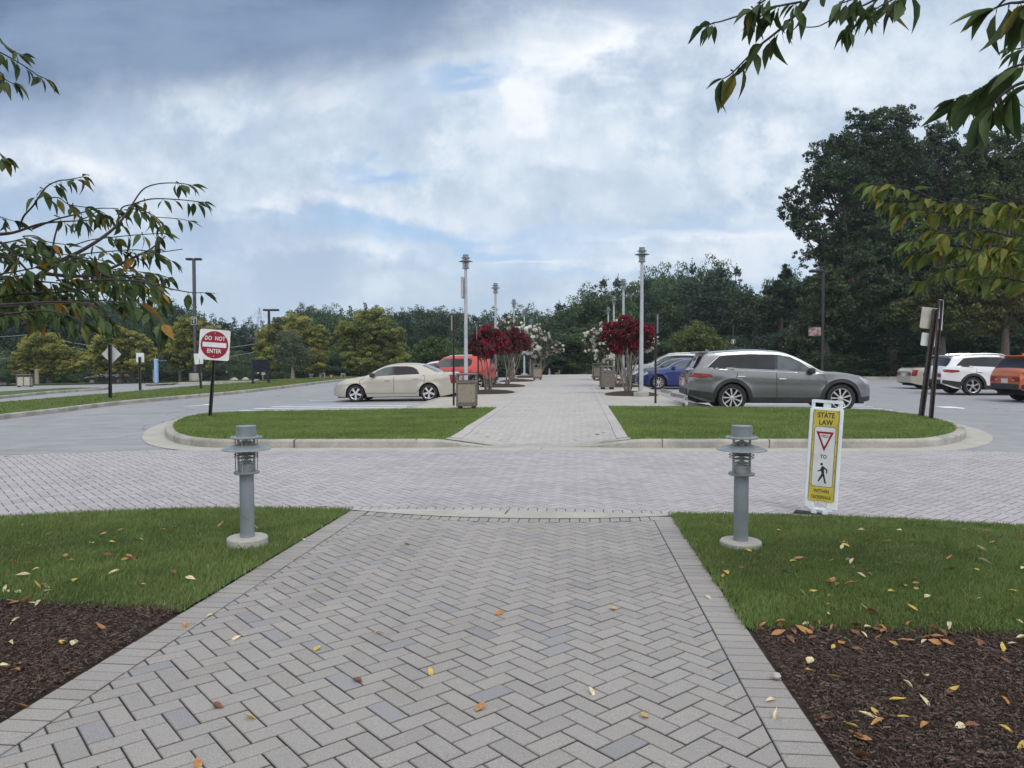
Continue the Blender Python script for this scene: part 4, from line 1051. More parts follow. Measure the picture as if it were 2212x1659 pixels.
lot_lamp('dark car park light with a small pale banner, in front of the right woods', 1776, 47, 583, [(-1, .85)], 5.0, banner=(706, 726), zbase=815)
lot_lamp('faint car park light with number 3 sign above the grey crossover', 1583, 52, 700, [], 2.6, 738, '3')
# pale blue pylon, small white-topped pole, wood posts, utility poles, cables
t = thing('pale_blue_pylon', 'pale blue upright help-point pylon by the left drive', 'pylon', Vector(base(337, 0, 60)))
hz = atY(337, 775, t.location.y).z - t.location.z; k = t.location.y / FD
a = MB(); a.box(-3.9 * k, 3.9 * k, -.15, .15, 0, hz, .06); a.build('casing', M['blue_panel'], t)
a = MB(); a.box(-4.6 * k, -3.9 * k, -.1, .1, 1.0, 1.4, .02); a.build('call_box', M['black'], t)
def pole(label, px, Y, ytop, ybot, r, mat, name='wooden_post', cat='post', ball=False, group=None):
    p = Vector(ondeck(px, Y, 0)); p.z = atY(px, ybot, Y).z; H = atY(px, ytop, Y).z - p.z; t = thing(name, label, cat, p, 0, group)
    a = MB(); a.lathe([(r, -.6), (r, H * .6), (r * .85, H)], 10); a.build('shaft', M[mat], t)
    if ball: a = MB(); a.lathe([(.05, H), (.14, H + .1), (.16, H + .2), (.1, H + .32), (.02, H + .36)], 12); a.build('globe', M['sign_white'], t)
    return t, p, H
pole('thin white pole with a globe top beside the pale blue pylon', 331, 60.5, 770, 823, .07, 'sign_white', 'globe_lamp', 'lamp', True)
pole('pale wooden post under the leftmost yellow tree', 78.5, 58, 797, 835, .17, 'wood', group='short wooden posts')
pole('pale wooden post left of the LOT 1 light', 388, 63, 799, 823, .12, 'wood', group='short wooden posts')
pole('pale wooden post right of the black board', 616.5, 66, 794, 822, .14, 'wood', group='short wooden posts')
pole('grey bollard light at the far left end of the brick walk', 1187, 62, 796, 812, .09, 'lamp_pole', 'bollard_light', 'bollard light')
pole('grey bollard light in the middle at the end of the brick walk', 1245, 66, 797, 812, .09, 'lamp_pole', 'bollard_light', 'bollard light')
u1, p1, H1 = pole('weathered utility pole rising behind the leftmost yellow tree', 74, 72, 722, 835, .17, 'wood', 'utility_pole', 'utility pole')
a = MB(); a.box(-.9, .9, -.06, .06, H1 - .5, H1 - .38); a.build('crossarm', M['wood'], u1)
u2, p2, H2 = pole('weathered utility pole left of the yellow tree with the grey small tree', 569, 74, 740, 820, .16, 'wood', 'utility_pole', 'utility pole')
a = MB(); a.box(-.9, .3, -.06, .06, H2 - .9, H2 - .8); a.build('crossarm', M['wood'], u2)
def cable(label, a, b, sag):
    m = MB(); pts = [a.lerp(b, i / 14) - Vector((0, 0, sag * 4 * (i / 14) * (1 - i / 14))) for i in range(15)]; m.tube(pts, .035, 5); o = m.build('cable', M['wire']); tag(o, label, 'cable', 'overhead cables between the utility poles')
T1 = p1 + Vector((0, 0, H1)); T2 = p2 + Vector((0, 0, H2))
cable('topmost overhead cable between the two utility poles', T1, T2, 1.3)
cable('lower overhead cable between the two utility poles', T1 - Vector((0, 0, .5)), T2 - Vector((0, 0, .8)), 1.6)
cable('upper cable running from the left utility pole out of the picture', T1, T1 + Vector((-30, -4, -.4)), .6)
cable('lower cable running from the left utility pole out of the picture', T1 - Vector((0, 0, 2.2)), T1 + Vector((-30, -4, -2.9)), .6)
# transmission tower
tp_ = atd(561, 704, 420); tb_ = Vector((tp_.x, tp_.y, Gf(tp_.x, tp_.y))); s = 420 / FD
t = thing('transmission_tower', 'grey lattice transmission tower showing above the distant trees', 'transmission tower', tb_)
top_z = atd(561, 664, 420).z - tb_.z; arm_z = atd(561, 684, 420).z - tb_.z
a = MB()
for sx in (-1, 1):
    for sy in (-1, 1): a.tube([(sx * 5, sy * 5, 0), (sx * 1.6, sy * 1.6, arm_z - 9), (sx * .7, sy * .7, arm_z), (0, 0, top_z)], .12, 4)
for i in range(7):
    z0 = i * arm_z / 7; z1 = (i + 1) * arm_z / 7; r0 = 5 - 4.3 * i / 7; r1 = 5 - 4.3 * (i + 1) / 7
    a.tube([(-r0, -r0, z0), (r1, -r1, z1)], .07, 4); a.tube([(r0, -r0, z0), (-r1, -r1, z1)], .07, 4)
a.build('lattice', M['steel_far'], t)
a = MB()
for sx in (-1, 1): a.tube([(0, 0, arm_z + 2.5), (sx * 6, 0, arm_z)], .08, 4); a.tube([(0, 0, arm_z - .3), (sx * 6, 0, arm_z)], .08, 4); a.tube([(0, 0, top_z), (sx * 3, 0, arm_z + 1.3)], .07, 4)
a.build('crossarm', M['steel_far'], t)
# wheel stops
def wheel_stop(label, x, y, rz=0):
    o = MB().prism([(-.075, 0), (.075, 0), (.05, .12), (-.05, .12)], -.9, .9, Matrix.Rotation(R(90), 4, 'X')).build('wheel_stop', M['kerb']); o.location = (x, y, Gf(x, y) + .001); o.rotation_euler.z = rz
    tag(o, label, 'wheel stop', 'concrete wheel stops')
wheel_stop('nearest concrete wheel stop behind the grey crossover', 3.65, 22.3, R(8))
wheel_stop('longer concrete wheel stop left of the grey crossover tail', 4.0, 25.3, R(8))
wheel_stop('concrete wheel stop beyond the longer one, right of the black sign post', 3.85, 28.0, R(8))
wheel_stop('far concrete wheel stop near the blue saloon nose', 3.8, 31.5, R(4))
wheel_stop('concrete wheel stop behind the cream saloon', -5.3, 27.6)
wheel_stop('concrete wheel stop behind the red crossover', -5.3, 33.2)
# ================================================================== CARS
def pip(x, z, poly):
    c = False; n = len(poly)
    for i in range(n):
        x0, z0 = poly[i]; x1, z1 = poly[(i + 1) % n]
        if (z0 > z) != (z1 > z) and x < x0 + (z - z0) * (x1 - x0) / (z1 - z0): c = not c
    return c
SEDAN = dict(L=4.87, W=1.80, wb=2.85, fo=.95, R=.325, sill=.19, tumble=.42, nose_r=.75, tail_r=.55,
    top=[(0, .60), (.05, .66), (.16, .75), (.39, .835), (.99, .95), (1.36, 1.02), (1.68, 1.21), (2.02, 1.36), (2.35, 1.425), (2.75, 1.45), (3.09, 1.445), (3.47, 1.395), (3.8, 1.27), (4.2, 1.10), (4.51, 1.07), (4.75, 1.04), (4.87, .90)],
    belt=[(0, .55), (.16, .68), (.39, .78), (.99, .88), (1.36, .915), (2.5, .955), (3.3, .985), (4.2, 1.0), (4.75, .98), (4.87, .84)],
    fw=[(1.50, .955), (1.80, 1.155), (2.06, 1.27), (2.38, 1.315), (2.41, .965)], rw=[(2.50, .97), (2.47, 1.32), (2.95, 1.315), (3.18, 1.275), (3.33, 1.19), (3.44, 1.02), (3.42, 1.0)],
    ws=(1.40, 2.12), rs=(3.52, 4.18), doors=[[(1.16, .35), (1.12, .80), (1.33, .93)], [(2.44, .30), (2.46, .95)], [(3.35, .34), (3.62, .66), (3.66, .95), (3.5, 1.02)], [(1.18, .33), (3.3, .31)]],
    handles=[(2.20, .82), (3.30, .86)], nspoke=5, mould=[(1.25, .60), (2.42, .62), (3.30, .64)], mirror=(1.62, .965),
    head=[(.02, .60), (.08, .72), (.42, .81), (.47, .74), (.22, .60)], tail=[(4.66, .66), (4.60, .98), (4.80, .99), (4.86, .80), (4.85, .66)], clad=False, ends=None)
SUV = dict(L=4.96, W=1.94, wb=2.90, fo=.86, R=.385, sill=.27, tumble=.30, nose_r=.65, tail_r=.45,
    top=[(0, .70), (.04, .84), (.14, .93), (.49, 1.04), (.9, 1.11), (1.32, 1.15), (1.68, 1.36), (2.0, 1.53), (2.28, 1.64), (2.8, 1.70), (3.4, 1.71), (3.83, 1.69), (4.3, 1.65), (4.52, 1.60), (4.66, 1.36), (4.78, 1.20), (4.90, 1.10), (4.96, .95)],
    belt=[(0, .66), (.14, .84), (.49, .96), (.9, 1.02), (1.32, 1.04), (2.0, 1.07), (3.5, 1.14), (4.4, 1.17), (4.78, 1.10), (4.96, .9)],
    fw=[(1.50, 1.065), (1.90, 1.36), (2.18, 1.50), (2.52, 1.56), (2.55, 1.10)], rw=[(2.62, 1.11), (2.62, 1.565), (3.3, 1.575), (3.86, 1.545), (4.10, 1.52), (4.24, 1.40), (4.46, 1.19), (4.0, 1.165)],
    ws=(1.36, 2.25), rs=(4.54, 4.80), doors=[[(1.30, .42), (1.26, .9), (1.38, 1.06)], [(2.56, .38), (2.58, 1.1)], [(3.60, 1.15), (3.66, .92), (3.62, .80)], [(1.3, .40), (3.05, .38)], [(3.45, 1.5), (3.55, 1.16)]],
    handles=[(2.42, .90), (3.52, .96)], nspoke=9, mould=None, mirror=(1.66, 1.08),
    head=[(.04, .78), (.06, .86), (.40, .97), (.30, .86), (.18, .78)], tail=[(4.30, .96), (4.34, 1.03), (4.88, 1.07), (4.92, .95), (4.6, .93)], clad=True, ends=None)
BOXY = dict(SUV); BOXY.update(L=4.25, W=1.80, wb=2.57, fo=.80, R=.36, sill=.28, tumble=.24,
    top=[(0, .75), (.04, .98), (.14, 1.04), (.6, 1.10), (1.05, 1.13), (1.22, 1.16), (1.5, 1.42), (1.72, 1.60), (1.95, 1.66), (2.4, 1.69), (3.2, 1.69), (3.8, 1.66), (4.0, 1.6), (4.10, 1.30), (4.20, 1.12), (4.25, .95)],
    belt=[(0, .7), (.14, .98), (.6, 1.04), (1.2, 1.06), (2.0, 1.08), (3.4, 1.10), (4.1, 1.10), (4.25, .92)],
    fw=[(1.38, 1.10), (1.62, 1.42), (1.80, 1.50), (2.16, 1.52), (2.16, 1.11)], rw=[(2.24, 1.11), (2.24, 1.52), (3.02, 1.52), (3.16, 1.46), (3.12, 1.24), (2.98, 1.12)],
    ws=(1.26, 1.82), rs=(4.0, 4.12), doors=[[(1.12, .45), (1.08, .9), (1.22, 1.08)], [(2.20, .4), (2.20, 1.1)], [(3.0, .6), (3.1, .85), (3.12, 1.1)], [(1.12, .43), (2.9, .41)]],
    handles=[(2.02, .93), (2.95, .95)], nspoke=7, mirror=(1.46, 1.12), head=[(.02, .82), (.02, .96), (.16, .96), (.16, .82)], tail=[(4.05, .86), (4.02, 1.08), (4.22, 1.06), (4.24, .86)])
def scaled(sp, kx, ky, kz, **kw):
    q = dict(sp)
    for k in ('top', 'belt', 'fw', 'rw', 'head', 'tail', 'handles', 'mould'):
        if q.get(k): q[k] = [(a * kx, b * kz) for a, b in q[k]]
    q['doors'] = [[(a * kx, b * kz) for a, b in d] for d in q['doors']]; q['mirror'] = (q['mirror'][0] * kx, q['mirror'][1] * kz)
    q['ws'] = tuple(a * kx for a in q['ws']); q['rs'] = tuple(a * kx for a in q['rs'])
    for k in ('L', 'wb', 'fo'): q[k] *= kx
    q['W'] *= ky; q['sill'] *= kz; q.update(kw); return q

def wheel_mesh(Rw, wd, ns, style, side):
    """axis along y; outer face towards side*y"""
    t = MB(); s = side; w = wd / 2
    rot = Matrix.Rotation(R(-90) * s, 4, 'X')      # local z -> outward
    prof = [(Rw * .66, -w), (Rw * .93, -w), (Rw * .985, -w * .75), (Rw, -w * .4), (Rw, w * .4), (Rw * .985, w * .75), (Rw * .93, w), (Rw * .80, w * 1.04), (Rw * .68, w * .93), (Rw * .66, w * .6)]
    t.lathe(prof, 40, M=rot, caps=False)
    r = MB(); r.lathe([(Rw * .66, w * .9), (Rw * .695, w * .98), (Rw * .69, w * .86), (Rw * .655, w * .84), (Rw * .64, 0)], 40, M=rot, caps=False)
    hub = Rw * .17
    r.lathe([(hub, w * .35), (hub, w * .72), (hub * .7, w * .78), (.004, w * .8)], 20, M=rot)
    for k in range(ns):
        a = 2 * PI * k / ns + .31; ca, sa = math.cos(a), math.sin(a)
        if style == 'star': w0, w1 = Rw * .085, Rw * .135
        elif style == 'y': w0, w1 = Rw * .055, Rw * .05
        else: w0, w1 = Rw * .035, Rw * .062
        q = [(hub * .7, -w0), (Rw * .665, -w1), (Rw * .665, w1), (hub * .7, w0)]
        if style == 'star': q = [(hub * .7, -w0), (Rw * .30, -w0 * 1.25), (Rw * .66, -w1), (Rw * .66, w1), (Rw * .30, w0 * 1.25), (hub * .7, w0)]
        r.prism([(x * ca - y * sa, x * sa + y * ca) for x, y in q], w * .62, w * .86, rot)
        if style == 'y':
            a2 = a + PI / ns * .62; 
            q = [(Rw * .26, -Rw * .03), (Rw * .67, Rw * .10), (Rw * .67, Rw * .18), (Rw * .24, Rw * .04)]
            r.prism([(x * ca - y * sa, x * sa + y * ca) for x, y in q], w * .62, w * .85, rot)
    d = MB(); d.lathe([(Rw * .655, w * .20), (Rw * .4, w * .22), (.01, w * .24)], 28, M=rot)
    return t, r, d

def car(name, label, cat, S, pm, loc, rz, rim='star', rimmat='alloy', glass='glass', group=None, chrome=False, rails=False, claddark=None, taillist=None, emblem=False, spoiler=False, frontside=True):
    t = thing(name, label, cat, loc, rz, group)
    L, W_, Rw = S['L'], S['W'], S['R']; xf, xr = S['fo'], S['fo'] + S['wb']; Ra = Rw * 1.16
    tx, tz = zip(*S['top']); bx, bz = zip(*S['belt'])
    # smooth the roofline
    def crs(xs, ys, x):
        i = max(0, min(len(xs) - 2, int(np.searchsorted(xs, x)) - 1)); x0, x1 = xs[i], xs[i + 1]; h = x1 - x0; u_ = (x - x0) / h
        def sl(j):
            if j <= 0 or j >= len(xs) - 1: return (ys[min(j + 1, len(xs) - 1)] - ys[max(j - 1, 0)]) / (xs[min(j + 1, len(xs) - 1)] - xs[max(j - 1, 0)])
            return ((ys[j + 1] - ys[j]) / (xs[j + 1] - xs[j]) * (xs[j] - xs[j - 1]) + (ys[j] - ys[j - 1]) / (xs[j] - xs[j - 1]) * (xs[j + 1] - xs[j])) / (xs[j + 1] - xs[j - 1])
        m0, m1 = sl(i), sl(i + 1)
        return (2 * u_ ** 3 - 3 * u_ ** 2 + 1) * ys[i] + (u_ ** 3 - 2 * u_ ** 2 + u_) * h * m0 + (-2 * u_ ** 3 + 3 * u_ ** 2) * ys[i + 1] + (u_ ** 3 - u_ ** 2) * h * m1
    zt = lambda x: crs(tx, tz, min(max(x, 0), L)); zs = lambda x: min(crs(bx, bz, min(max(x, 0), L)), zt(x) - .015)
    def plan(x):
        a = max(0, 1 - x / S['nose_r']); b = max(0, 1 - (L - x) / S['tail_r']); return 1 - .30 * a ** 2.4 - .16 * b ** 2.2
    def sill(x):
        a = max(0, 1 - x / .5); b = max(0, 1 - (L - x) / .6); return S['sill'] + .05 * a ** 2 + .20 * b ** 1.6 * (1 if S['clad'] else .6)
    def zb(x):
        z = sill(x)
        for xc in (xf, xr):
            if abs(x - xc) < Ra: z = max(z, Rw + math.sqrt(Ra * Ra - (x - xc) ** 2))
        return min(z, zs(x) - .02)
    def hw(x, z):
        h = W_ / 2 * plan(x); s_ = zs(x)
        if z <= s_:
            u_ = (z - .2) / (s_ - .2 + 1e-6); fl = 0
            for xc in (xf, xr):
                d = math.hypot(x - xc, z - Rw); fl = max(fl, .022 * math.exp(-((d - Ra) / .10) ** 2))
            return h * (1 - .055 * (1 - u_) ** 2 * (1 if u_ < 1 else 0) - .028 * max(0, (u_ - .55) / .45) ** 2) + fl - .010 * math.exp(-((u_ - .62) / .10) ** 2) + .006 * math.exp(-((u_ - .80) / .07) ** 2)
        return h * .972 - S['tumble'] * (z - s_) - .012 - .08 * (z - s_) ** 2
    def sec(x):
        b_, s_, t_ = zb(x), zs(x), zt(x); out = []
        for i in range(9): z = b_ + (s_ - b_) * i / 8; out.append((hw(x, z), z))
        rail = t_ - .075 if t_ - s_ > .16 else s_ + (t_ - s_) * .5
        for i in range(1, 6): z = s_ + (rail - s_) * i / 5; out.append((hw(x, max(z, s_ + 1e-4)), z))
        yr = out[-1][0]
        for i in range(1, 8):
            a = (PI / 2) * i / 7; out.append((yr * (1 - i / 7) ** 1.0 if False else yr * math.cos(a) ** .9 if i < 7 else 0.0, rail + (t_ - rail) * math.sin(a) ** .8))
        return out
    st = set([0, .02, .05, .09, L, L - .02, L - .05, L - .09]); x = .14
    while x < L - .1: st.add(round(x, 4)); x += .075
    for xc in (xf, xr):
        for k in range(25): st.add(round(xc - Ra * math.cos(PI * k / 24), 4))
    st = sorted(s for s in st if 0 <= s <= L); st = [s for i, s in enumerate(st) if i == 0 or s - st[i - 1] > .008]
    X = lambda x: L / 2 - x
    vs = []; fs = []; k = 21
    secs = [sec(x) for x in st]; k = len(secs[0]); m = 2 * k - 1
    for x, s_ in zip(st, secs):
        for y, z in s_: vs.append((X(x), -y, z))
        for y, z in s_[-2::-1]: vs.append((X(x), y, z))
    for i in range(len(st) - 1):
        for j in range(m - 1): fs.append((i * m + j, i * m + j + 1, (i + 1) * m + j + 1, (i + 1) * m + j))
    fs.append(tuple(range(m))); fs.append(tuple(range((len(st) - 1) * m, len(st) * m))[::-1])
    b = MB(); b.add(vs, fs, True); body = b.build('body', pm, t, 32)
    # ---- surface patches
    def patch(nm, poly, mat, off=.004, sides=(-1, 1), thick=0, parent=None, step=.06):
        for sd in sides:
            bm = bmesh.new(); vv = [bm.verts.new((a, 0, c)) for a, c in poly]; bm.faces.new(vv); bmesh.ops.triangulate(bm, faces=bm.faces)
            xs = [a for a, c in poly]; zs_ = [c for a, c in poly]
            for q in np.arange(min(xs) + step, max(xs), step): bmesh.ops.bisect_plane(bm, geom=list(bm.verts) + list(bm.edges) + list(bm.faces), plane_co=(q, 0, 0), plane_no=(1, 0, 0))
            for q in np.arange(min(zs_) + step, max(zs_), step): bmesh.ops.bisect_plane(bm, geom=list(bm.verts) + list(bm.edges) + list(bm.faces), plane_co=(0, 0, q), plane_no=(0, 0, 1))
            for v in bm.verts: a, c = v.co.x, v.co.z; v.co = (X(a), sd * (hw(a, c) + off), c)
            bmesh.ops.recalc_face_normals(bm, faces=bm.faces)
            me = bpy.data.meshes.new(nm); bm.to_mesh(me); bm.free(); me.polygons.foreach_set('use_smooth', [True] * len(me.polygons)); me.materials.append(mat)
            link(nm, me, parent or t)
    def strip(nm, pts, w, mat, off=.003, sides=(-1, 1), close=False):
        P_ = [Vector(p) for p in pts]; fine = []
        for i in range(len(P_) - (0 if close else 1)):
            a, c = P_[i], P_[(i + 1) % len(P_)]; n_ = max(1, int((c - a).length / .06))
            for q in range(n_): fine.append(a.lerp(c, q / n_))
        if not close: fine.append(P_[-1])
        for sd in sides:
            v_ = []; f_ = []; n_ = len(fine)
            for i, p_ in enumerate(fine):
                a = fine[i - 1] if (i or close) else fine[0]; c = fine[(i + 1) % n_] if (i < n_ - 1 or close) else fine[-1]
                d = (c - a).normalized(); nn = Vector((-d.y, d.x)) * w / 2
                for s2 in (1, -1): q = p_ + nn * s2; v_.append((X(q.x), sd * (hw(q.x, q.y) + off), q.y))
            for i in range(n_ - (0 if close else 1)): j = (i + 1) % n_; f_.append((2 * i, 2 * i + 1, 2 * j + 1, 2 * j))
            mb = MB(); mb.add(v_, f_, True); mb.build(nm, mat, t)
    gm = M[glass]
    # whole glasshouse band in black, panes over it
    outline = S['fw'][:-1] + S['rw'][1:] + [S['fw'][-1]]
    strip('window_trim', (S['fw'][:-1] + S['rw'][1:-1]) + [S['rw'][-1], S['rw'][0], S['fw'][-1]], .022 if chrome else .02, M['chrome'] if chrome else M['blacktrim'], .003, close=True)
    patch('pillar', [(S['fw'][-1][0] - .03, S['fw'][-1][1]), (S['fw'][-2][0] - .03, S['fw'][-2][1]), (S['rw'][1][0] + .03, S['rw'][1][1]), (S['rw'][0][0] + .03, S['rw'][0][1])], M['blacktrim'], .005)
    patch('front_side_window', S['fw'], M['glass_clear'] if glass == 'glass' and not S['clad'] else (M['glass_clear'] if S['clad'] else gm), .0065)
    patch('rear_side_window', S['rw'], gm, .0065)
    for d in S['doors']: strip('door_seam', d, .013, M['under'], .0035)
    if S['mould']: strip('side_moulding', S['mould'], .014, pm, .012)
    # ---- top patches: windscreen and rear screen
    def yrail(x, z=None): return sec(x)[13][0]
    def topz(x, y):
        s_ = sec(x); z = s_[13][1]
        if abs(y) >= s_[13][0]: return z
        for i in range(13, len(s_) - 1):
            if s_[i + 1][0] <= abs(y) <= s_[i][0]:
                u_ = (s_[i][0] - abs(y)) / (s_[i][0] - s_[i + 1][0] + 1e-9); return s_[i][1] + (s_[i + 1][1] - s_[i][1]) * u_
        return s_[-1][1]
    def screen(nm, x0, x1, f0, f1, mat):
        v_ = []; f_ = []; nx, ny = 10, 14; dirx = 1 if x0 < L / 2 else -1
        for i in range(nx + 1):
            x = x0 + (x1 - x0) * i / nx; fr = f0 + (f1 - f0) * i / nx; s_ = sec(x); i13 = 13
            for j in range(ny + 1):
                y = (2 * j / ny - 1) * s_[13][0] * fr; slope = (zt(x + .02) - zt(x - .02)) / .04; nn = Vector((slope, 0, 1)).normalized()
                v_.append((X(x) + nn.x * .006, y, topz(x, y) + nn.z * .006))
        for i in range(nx):
            for j in range(ny): a = i * (ny + 1) + j; f_.append((a, a + 1, a + ny + 2, a + ny + 1))
        mb = MB(); mb.add(v_, f_, True); mb.build(nm, mat, t)
    screen('windscreen', S['ws'][0] + .03, S['ws'][1] - .03, .95, .93, M['glass']); screen('rear_window', S['rs'][0] + .02, S['rs'][1] - .02, .93, .93, M['glass'])
    # ---- lights
    patch('headlight', S['head'], M['lamp_clear'], .006); patch('tail_light', S['tail'], M['lamp_red'], .006)
    # ---- handles, mirrors
    for hx, hz in S['handles']:
        for sd in (-1, 1):
            mb = MB(); y = hw(hx, hz); mb.box(X(hx) - .10, X(hx) + .10, *sorted((sd * (y - .005), sd * (y + .032))), hz - .016, hz + .016, .01); mb.build('door_handle', M['chrome'] if chrome else pm, t)
    mx0, mz0 = S['mirror']
    for sd in (-1, 1):
        mb = MB(); y = hw(mx0, mz0); mb.box(X(mx0) - .09, X(mx0) + .07, *sorted((sd * (y + .02), sd * (y + .20))), mz0 - .03, mz0 + .12, .035); mb.box(X(mx0) - .03, X(mx0) + .03, *sorted((sd * (y - .03), sd * (y + .05))), mz0 - .02, mz0 + .03, .01)
        mb.build('wing_mirror', M['blacktrim'] if rim != 'multi' or chrome else pm, t)
    # ---- dark cladding round the arches and sills
    if S['clad']:
        cm = claddark or M['blacktrim']
        for xc in (xf, xr):
            pts = []
            for q in range(25): a = PI * q / 24; pts.append((xc - (Ra + .035) * math.cos(a), Rw + (Ra + .035) * math.sin(a)))
            pts = [(a, max(c, sill(a) + .02)) for a, c in pts]; strip('arch_trim', pts, .10, cm, .012)
        patch('sill_trim', [(xf + Ra + .02, S['sill'] + .005), (xf + Ra + .02, S['sill'] + .13), (xr - Ra - .02, S['sill'] + .13), (xr - Ra - .02, S['sill'] + .005)], cm, .014)
        patch('rear_bumper_trim', [(xr + Ra + .03, sill(xr + Ra + .03) + .01), (xr + Ra + .03, .52), (L - .04, .60), (L - .01, sill(L) + .01)], cm, .010)
        patch('front_bumper_trim', [(.015, sill(0) + .01), (.015, .44), (xf - Ra - .03, .40), (xf - Ra - .03, sill(xf - Ra) + .01)], cm, .010)
    # ---- end pieces: grille, bumper insets, tail lamps, plate
    wN, wT = hw(0, .5), hw(L, .6)
    mb = MB(); mb.box(L / 2 - .03, L / 2 + .012, -wN * .62, wN * .62, zs(0) - .17, zs(0) - .03, .008); mb.box(L / 2 - .03, L / 2 + .010, -wN * .72, wN * .72, sill(0) + .06, sill(0) + .17, .008); mb.build('grille', M['blacktrim'], t)
    mb = MB(); mb.box(L / 2 - .02, L / 2 + .02, -.15, .15, sill(0) + .12, sill(0) + .24, .004); mb.build('number_plate', M['plate'], t)
    zT = min(zs(L), zt(L)) 
    for sd in (-1, 1):
        mb = MB(); z1 = min(S['tail'][1][1], zT) - .01; z0 = z1 - .15; mb.box(-L / 2 - .012, -L / 2 + .03, *sorted((sd * wT * .52, sd * wT * .985)), z0, z1, .01); mb.build('tail_light', M['lamp_red'], t)
        mb = MB(); mb.box(-L / 2 - .016, -L / 2 + .01, *sorted((sd * wT * .50, sd * wT * .66)), z0 + .02, z0 + .07, .004); mb.build('reversing_light', M['lamp_clear'], t)
    mb = MB(); zp = zT - (.20 if not S['clad'] else .22); mb.box(-L / 2 - .018, -L / 2 + .01, -.155, .155, zp, zp + .15, .004); mb.build('number_plate', M['plate'], t)
    if S['clad']: mb = MB(); mb.box(-L / 2 - .014, -L / 2 + .04, -wT * .95, wT * .95, sill(L) - .03, sill(L) + .16, .02); mb.build('rear_bumper', claddark or M['blacktrim'], t)
    if emblem:
        mb = MB()
        for a in (90, 210, 330):
            c, s_ = math.cos(R(a)), math.sin(R(a)); q = [(0, 0), (.028 * c - .016 * s_, .028 * s_ + .016 * c), (.056 * c, .056 * s_), (.028 * c + .016 * s_, .028 * s_ - .016 * c)]
            mb.prism(q, 0, .008, Matrix.Translation((-L / 2 - .012, 0, zT - .03)) @ Matrix.Rotation(R(90), 4, 'Z') @ Matrix.Rotation(R(90), 4, 'X') @ Matrix.Rotation(PI, 4, 'Y'))
        mb.build('emblem', M['chrome'], t)
    if rails:
        for sd in (-1, 1):
            mb = MB(); xs_ = np.linspace(S['ws'][1] + .1, S['rs'][0] - .35, 12); pts = [(X(x), sd * (sec(x)[13][0] - .04), sec(x)[13][1] + (.075 if 0 < i < 11 else .02)) for i, x in enumerate(xs_)]
            mb.tube(pts, .018, 6); mb.build('roof_rail', M['chrome'] if chrome else M['alloy'], t)
    if S['clad']:
        x0 = S['rs'][0] - .10; mb = MB(); y = sec(x0)[13][0]; mb.box(X(x0) - .22, X(x0) + .05, -y * .92, y * .92, zt(x0) - .045, zt(x0) - .005, .015); mb.build('spoiler', pm, t)
        mb = MB(); mb.prism([(0, 0), (.12, 0), (.03, .06), (0, .06)], -.015, .015, Matrix.Translation((X(x0) + .1, 0, zt(x0 - .2) - .005)) @ UP); mb.build('roof_aerial', pm, t)
    # ---- belly, arch liners, wheels
    mb = MB(); mb.box(-L / 2 + .25, L / 2 - .2, -W_ / 2 + .16, W_ / 2 - .16, S['sill'] - .03, S['sill'] + .25); mb.build('underbody', M['under'], t)
    for xc in (xf, xr):
        for sd in (-1, 1):
            y0 = hw(xc, Rw + Ra - .01) - .012; mb = MB(); v_ = []; f_ = []
            for q in range(17):
                a = PI * q / 16
                for yy in (y0, y0 - .32): v_.append((X(xc) + (Ra - .004) * math.cos(a), sd * yy, Rw + (Ra - .004) * math.sin(a)))
            for q in range(16): f_.append((2 * q, 2 * q + 1, 2 * q + 3, 2 * q + 2))
            f_.append(tuple(range(1, 34, 2))); mb.add(v_, f_, False)
            mb.build('wheel_arch', M['under'], t)
            wt = link('wheel', None, t); bpy.data.objects.remove(wt)
            ty, ri, dk = wheel_mesh(Rw, .225, S['nspoke'], rim, sd)
            yw = W_ / 2 - .125
            o = ty.build('wheel', M['rubber'], t); o.location = (X(xc), sd * yw, Rw)
            ri.build('rim', M[rimmat], o); dk.build('rim_backing', M['under'], o)  # near-black disc filling the rim behind the spokes
    return t
def ray_ground(px, Y): d = ray(px, 771); x = d.x / d.y * Y; return x
def carspot(px_f, px_r, Y, S, nose):     # wheel pixel columns on the near side
    xf_, xr_ = ray_ground(px_f, Y), ray_ground(px_r, Y); return (xf_ + xr_) / 2
def place(S, cx_wheels, Yside, nose):    # nose -1: to the left
    off = S['L'] / 2 - (S['fo'] + S['wb'] / 2)          # body centre relative to the wheels' midpoint, towards the tail
    return cx_wheels - nose * off * 1.0, Yside + S['W'] / 2
def tilt(o, x, y): o.rotation_euler[1 if False else 1] = 0
GRP = None
P_champ = paint('champagne', (0.46, 0.435, 0.375), .4, .3); P_grey = paint('graphite', (0.185, 0.19, 0.202), .6, .26); P_red = paint('red', (0.46, 0.026, 0.022), .0, .35); P_blue = paint('blue', (0.012, 0.03, 0.16), .4, .30)
P_white = paint('white', (0.66, 0.68, 0.70), .0, .3); P_orange = paint('orange', (0.50, 0.115, 0.02), .2, .3); P_silver = paint('silver', (0.30, 0.31, 0.32), .5, .32); P_black = paint('black', (0.012, 0.013, 0.016), .2, .25); P_cream = paint('cream', (0.42, 0.40, 0.33), .3, .35); P_navy = paint('navy', (0.03, 0.04, 0.075), .4, .3)
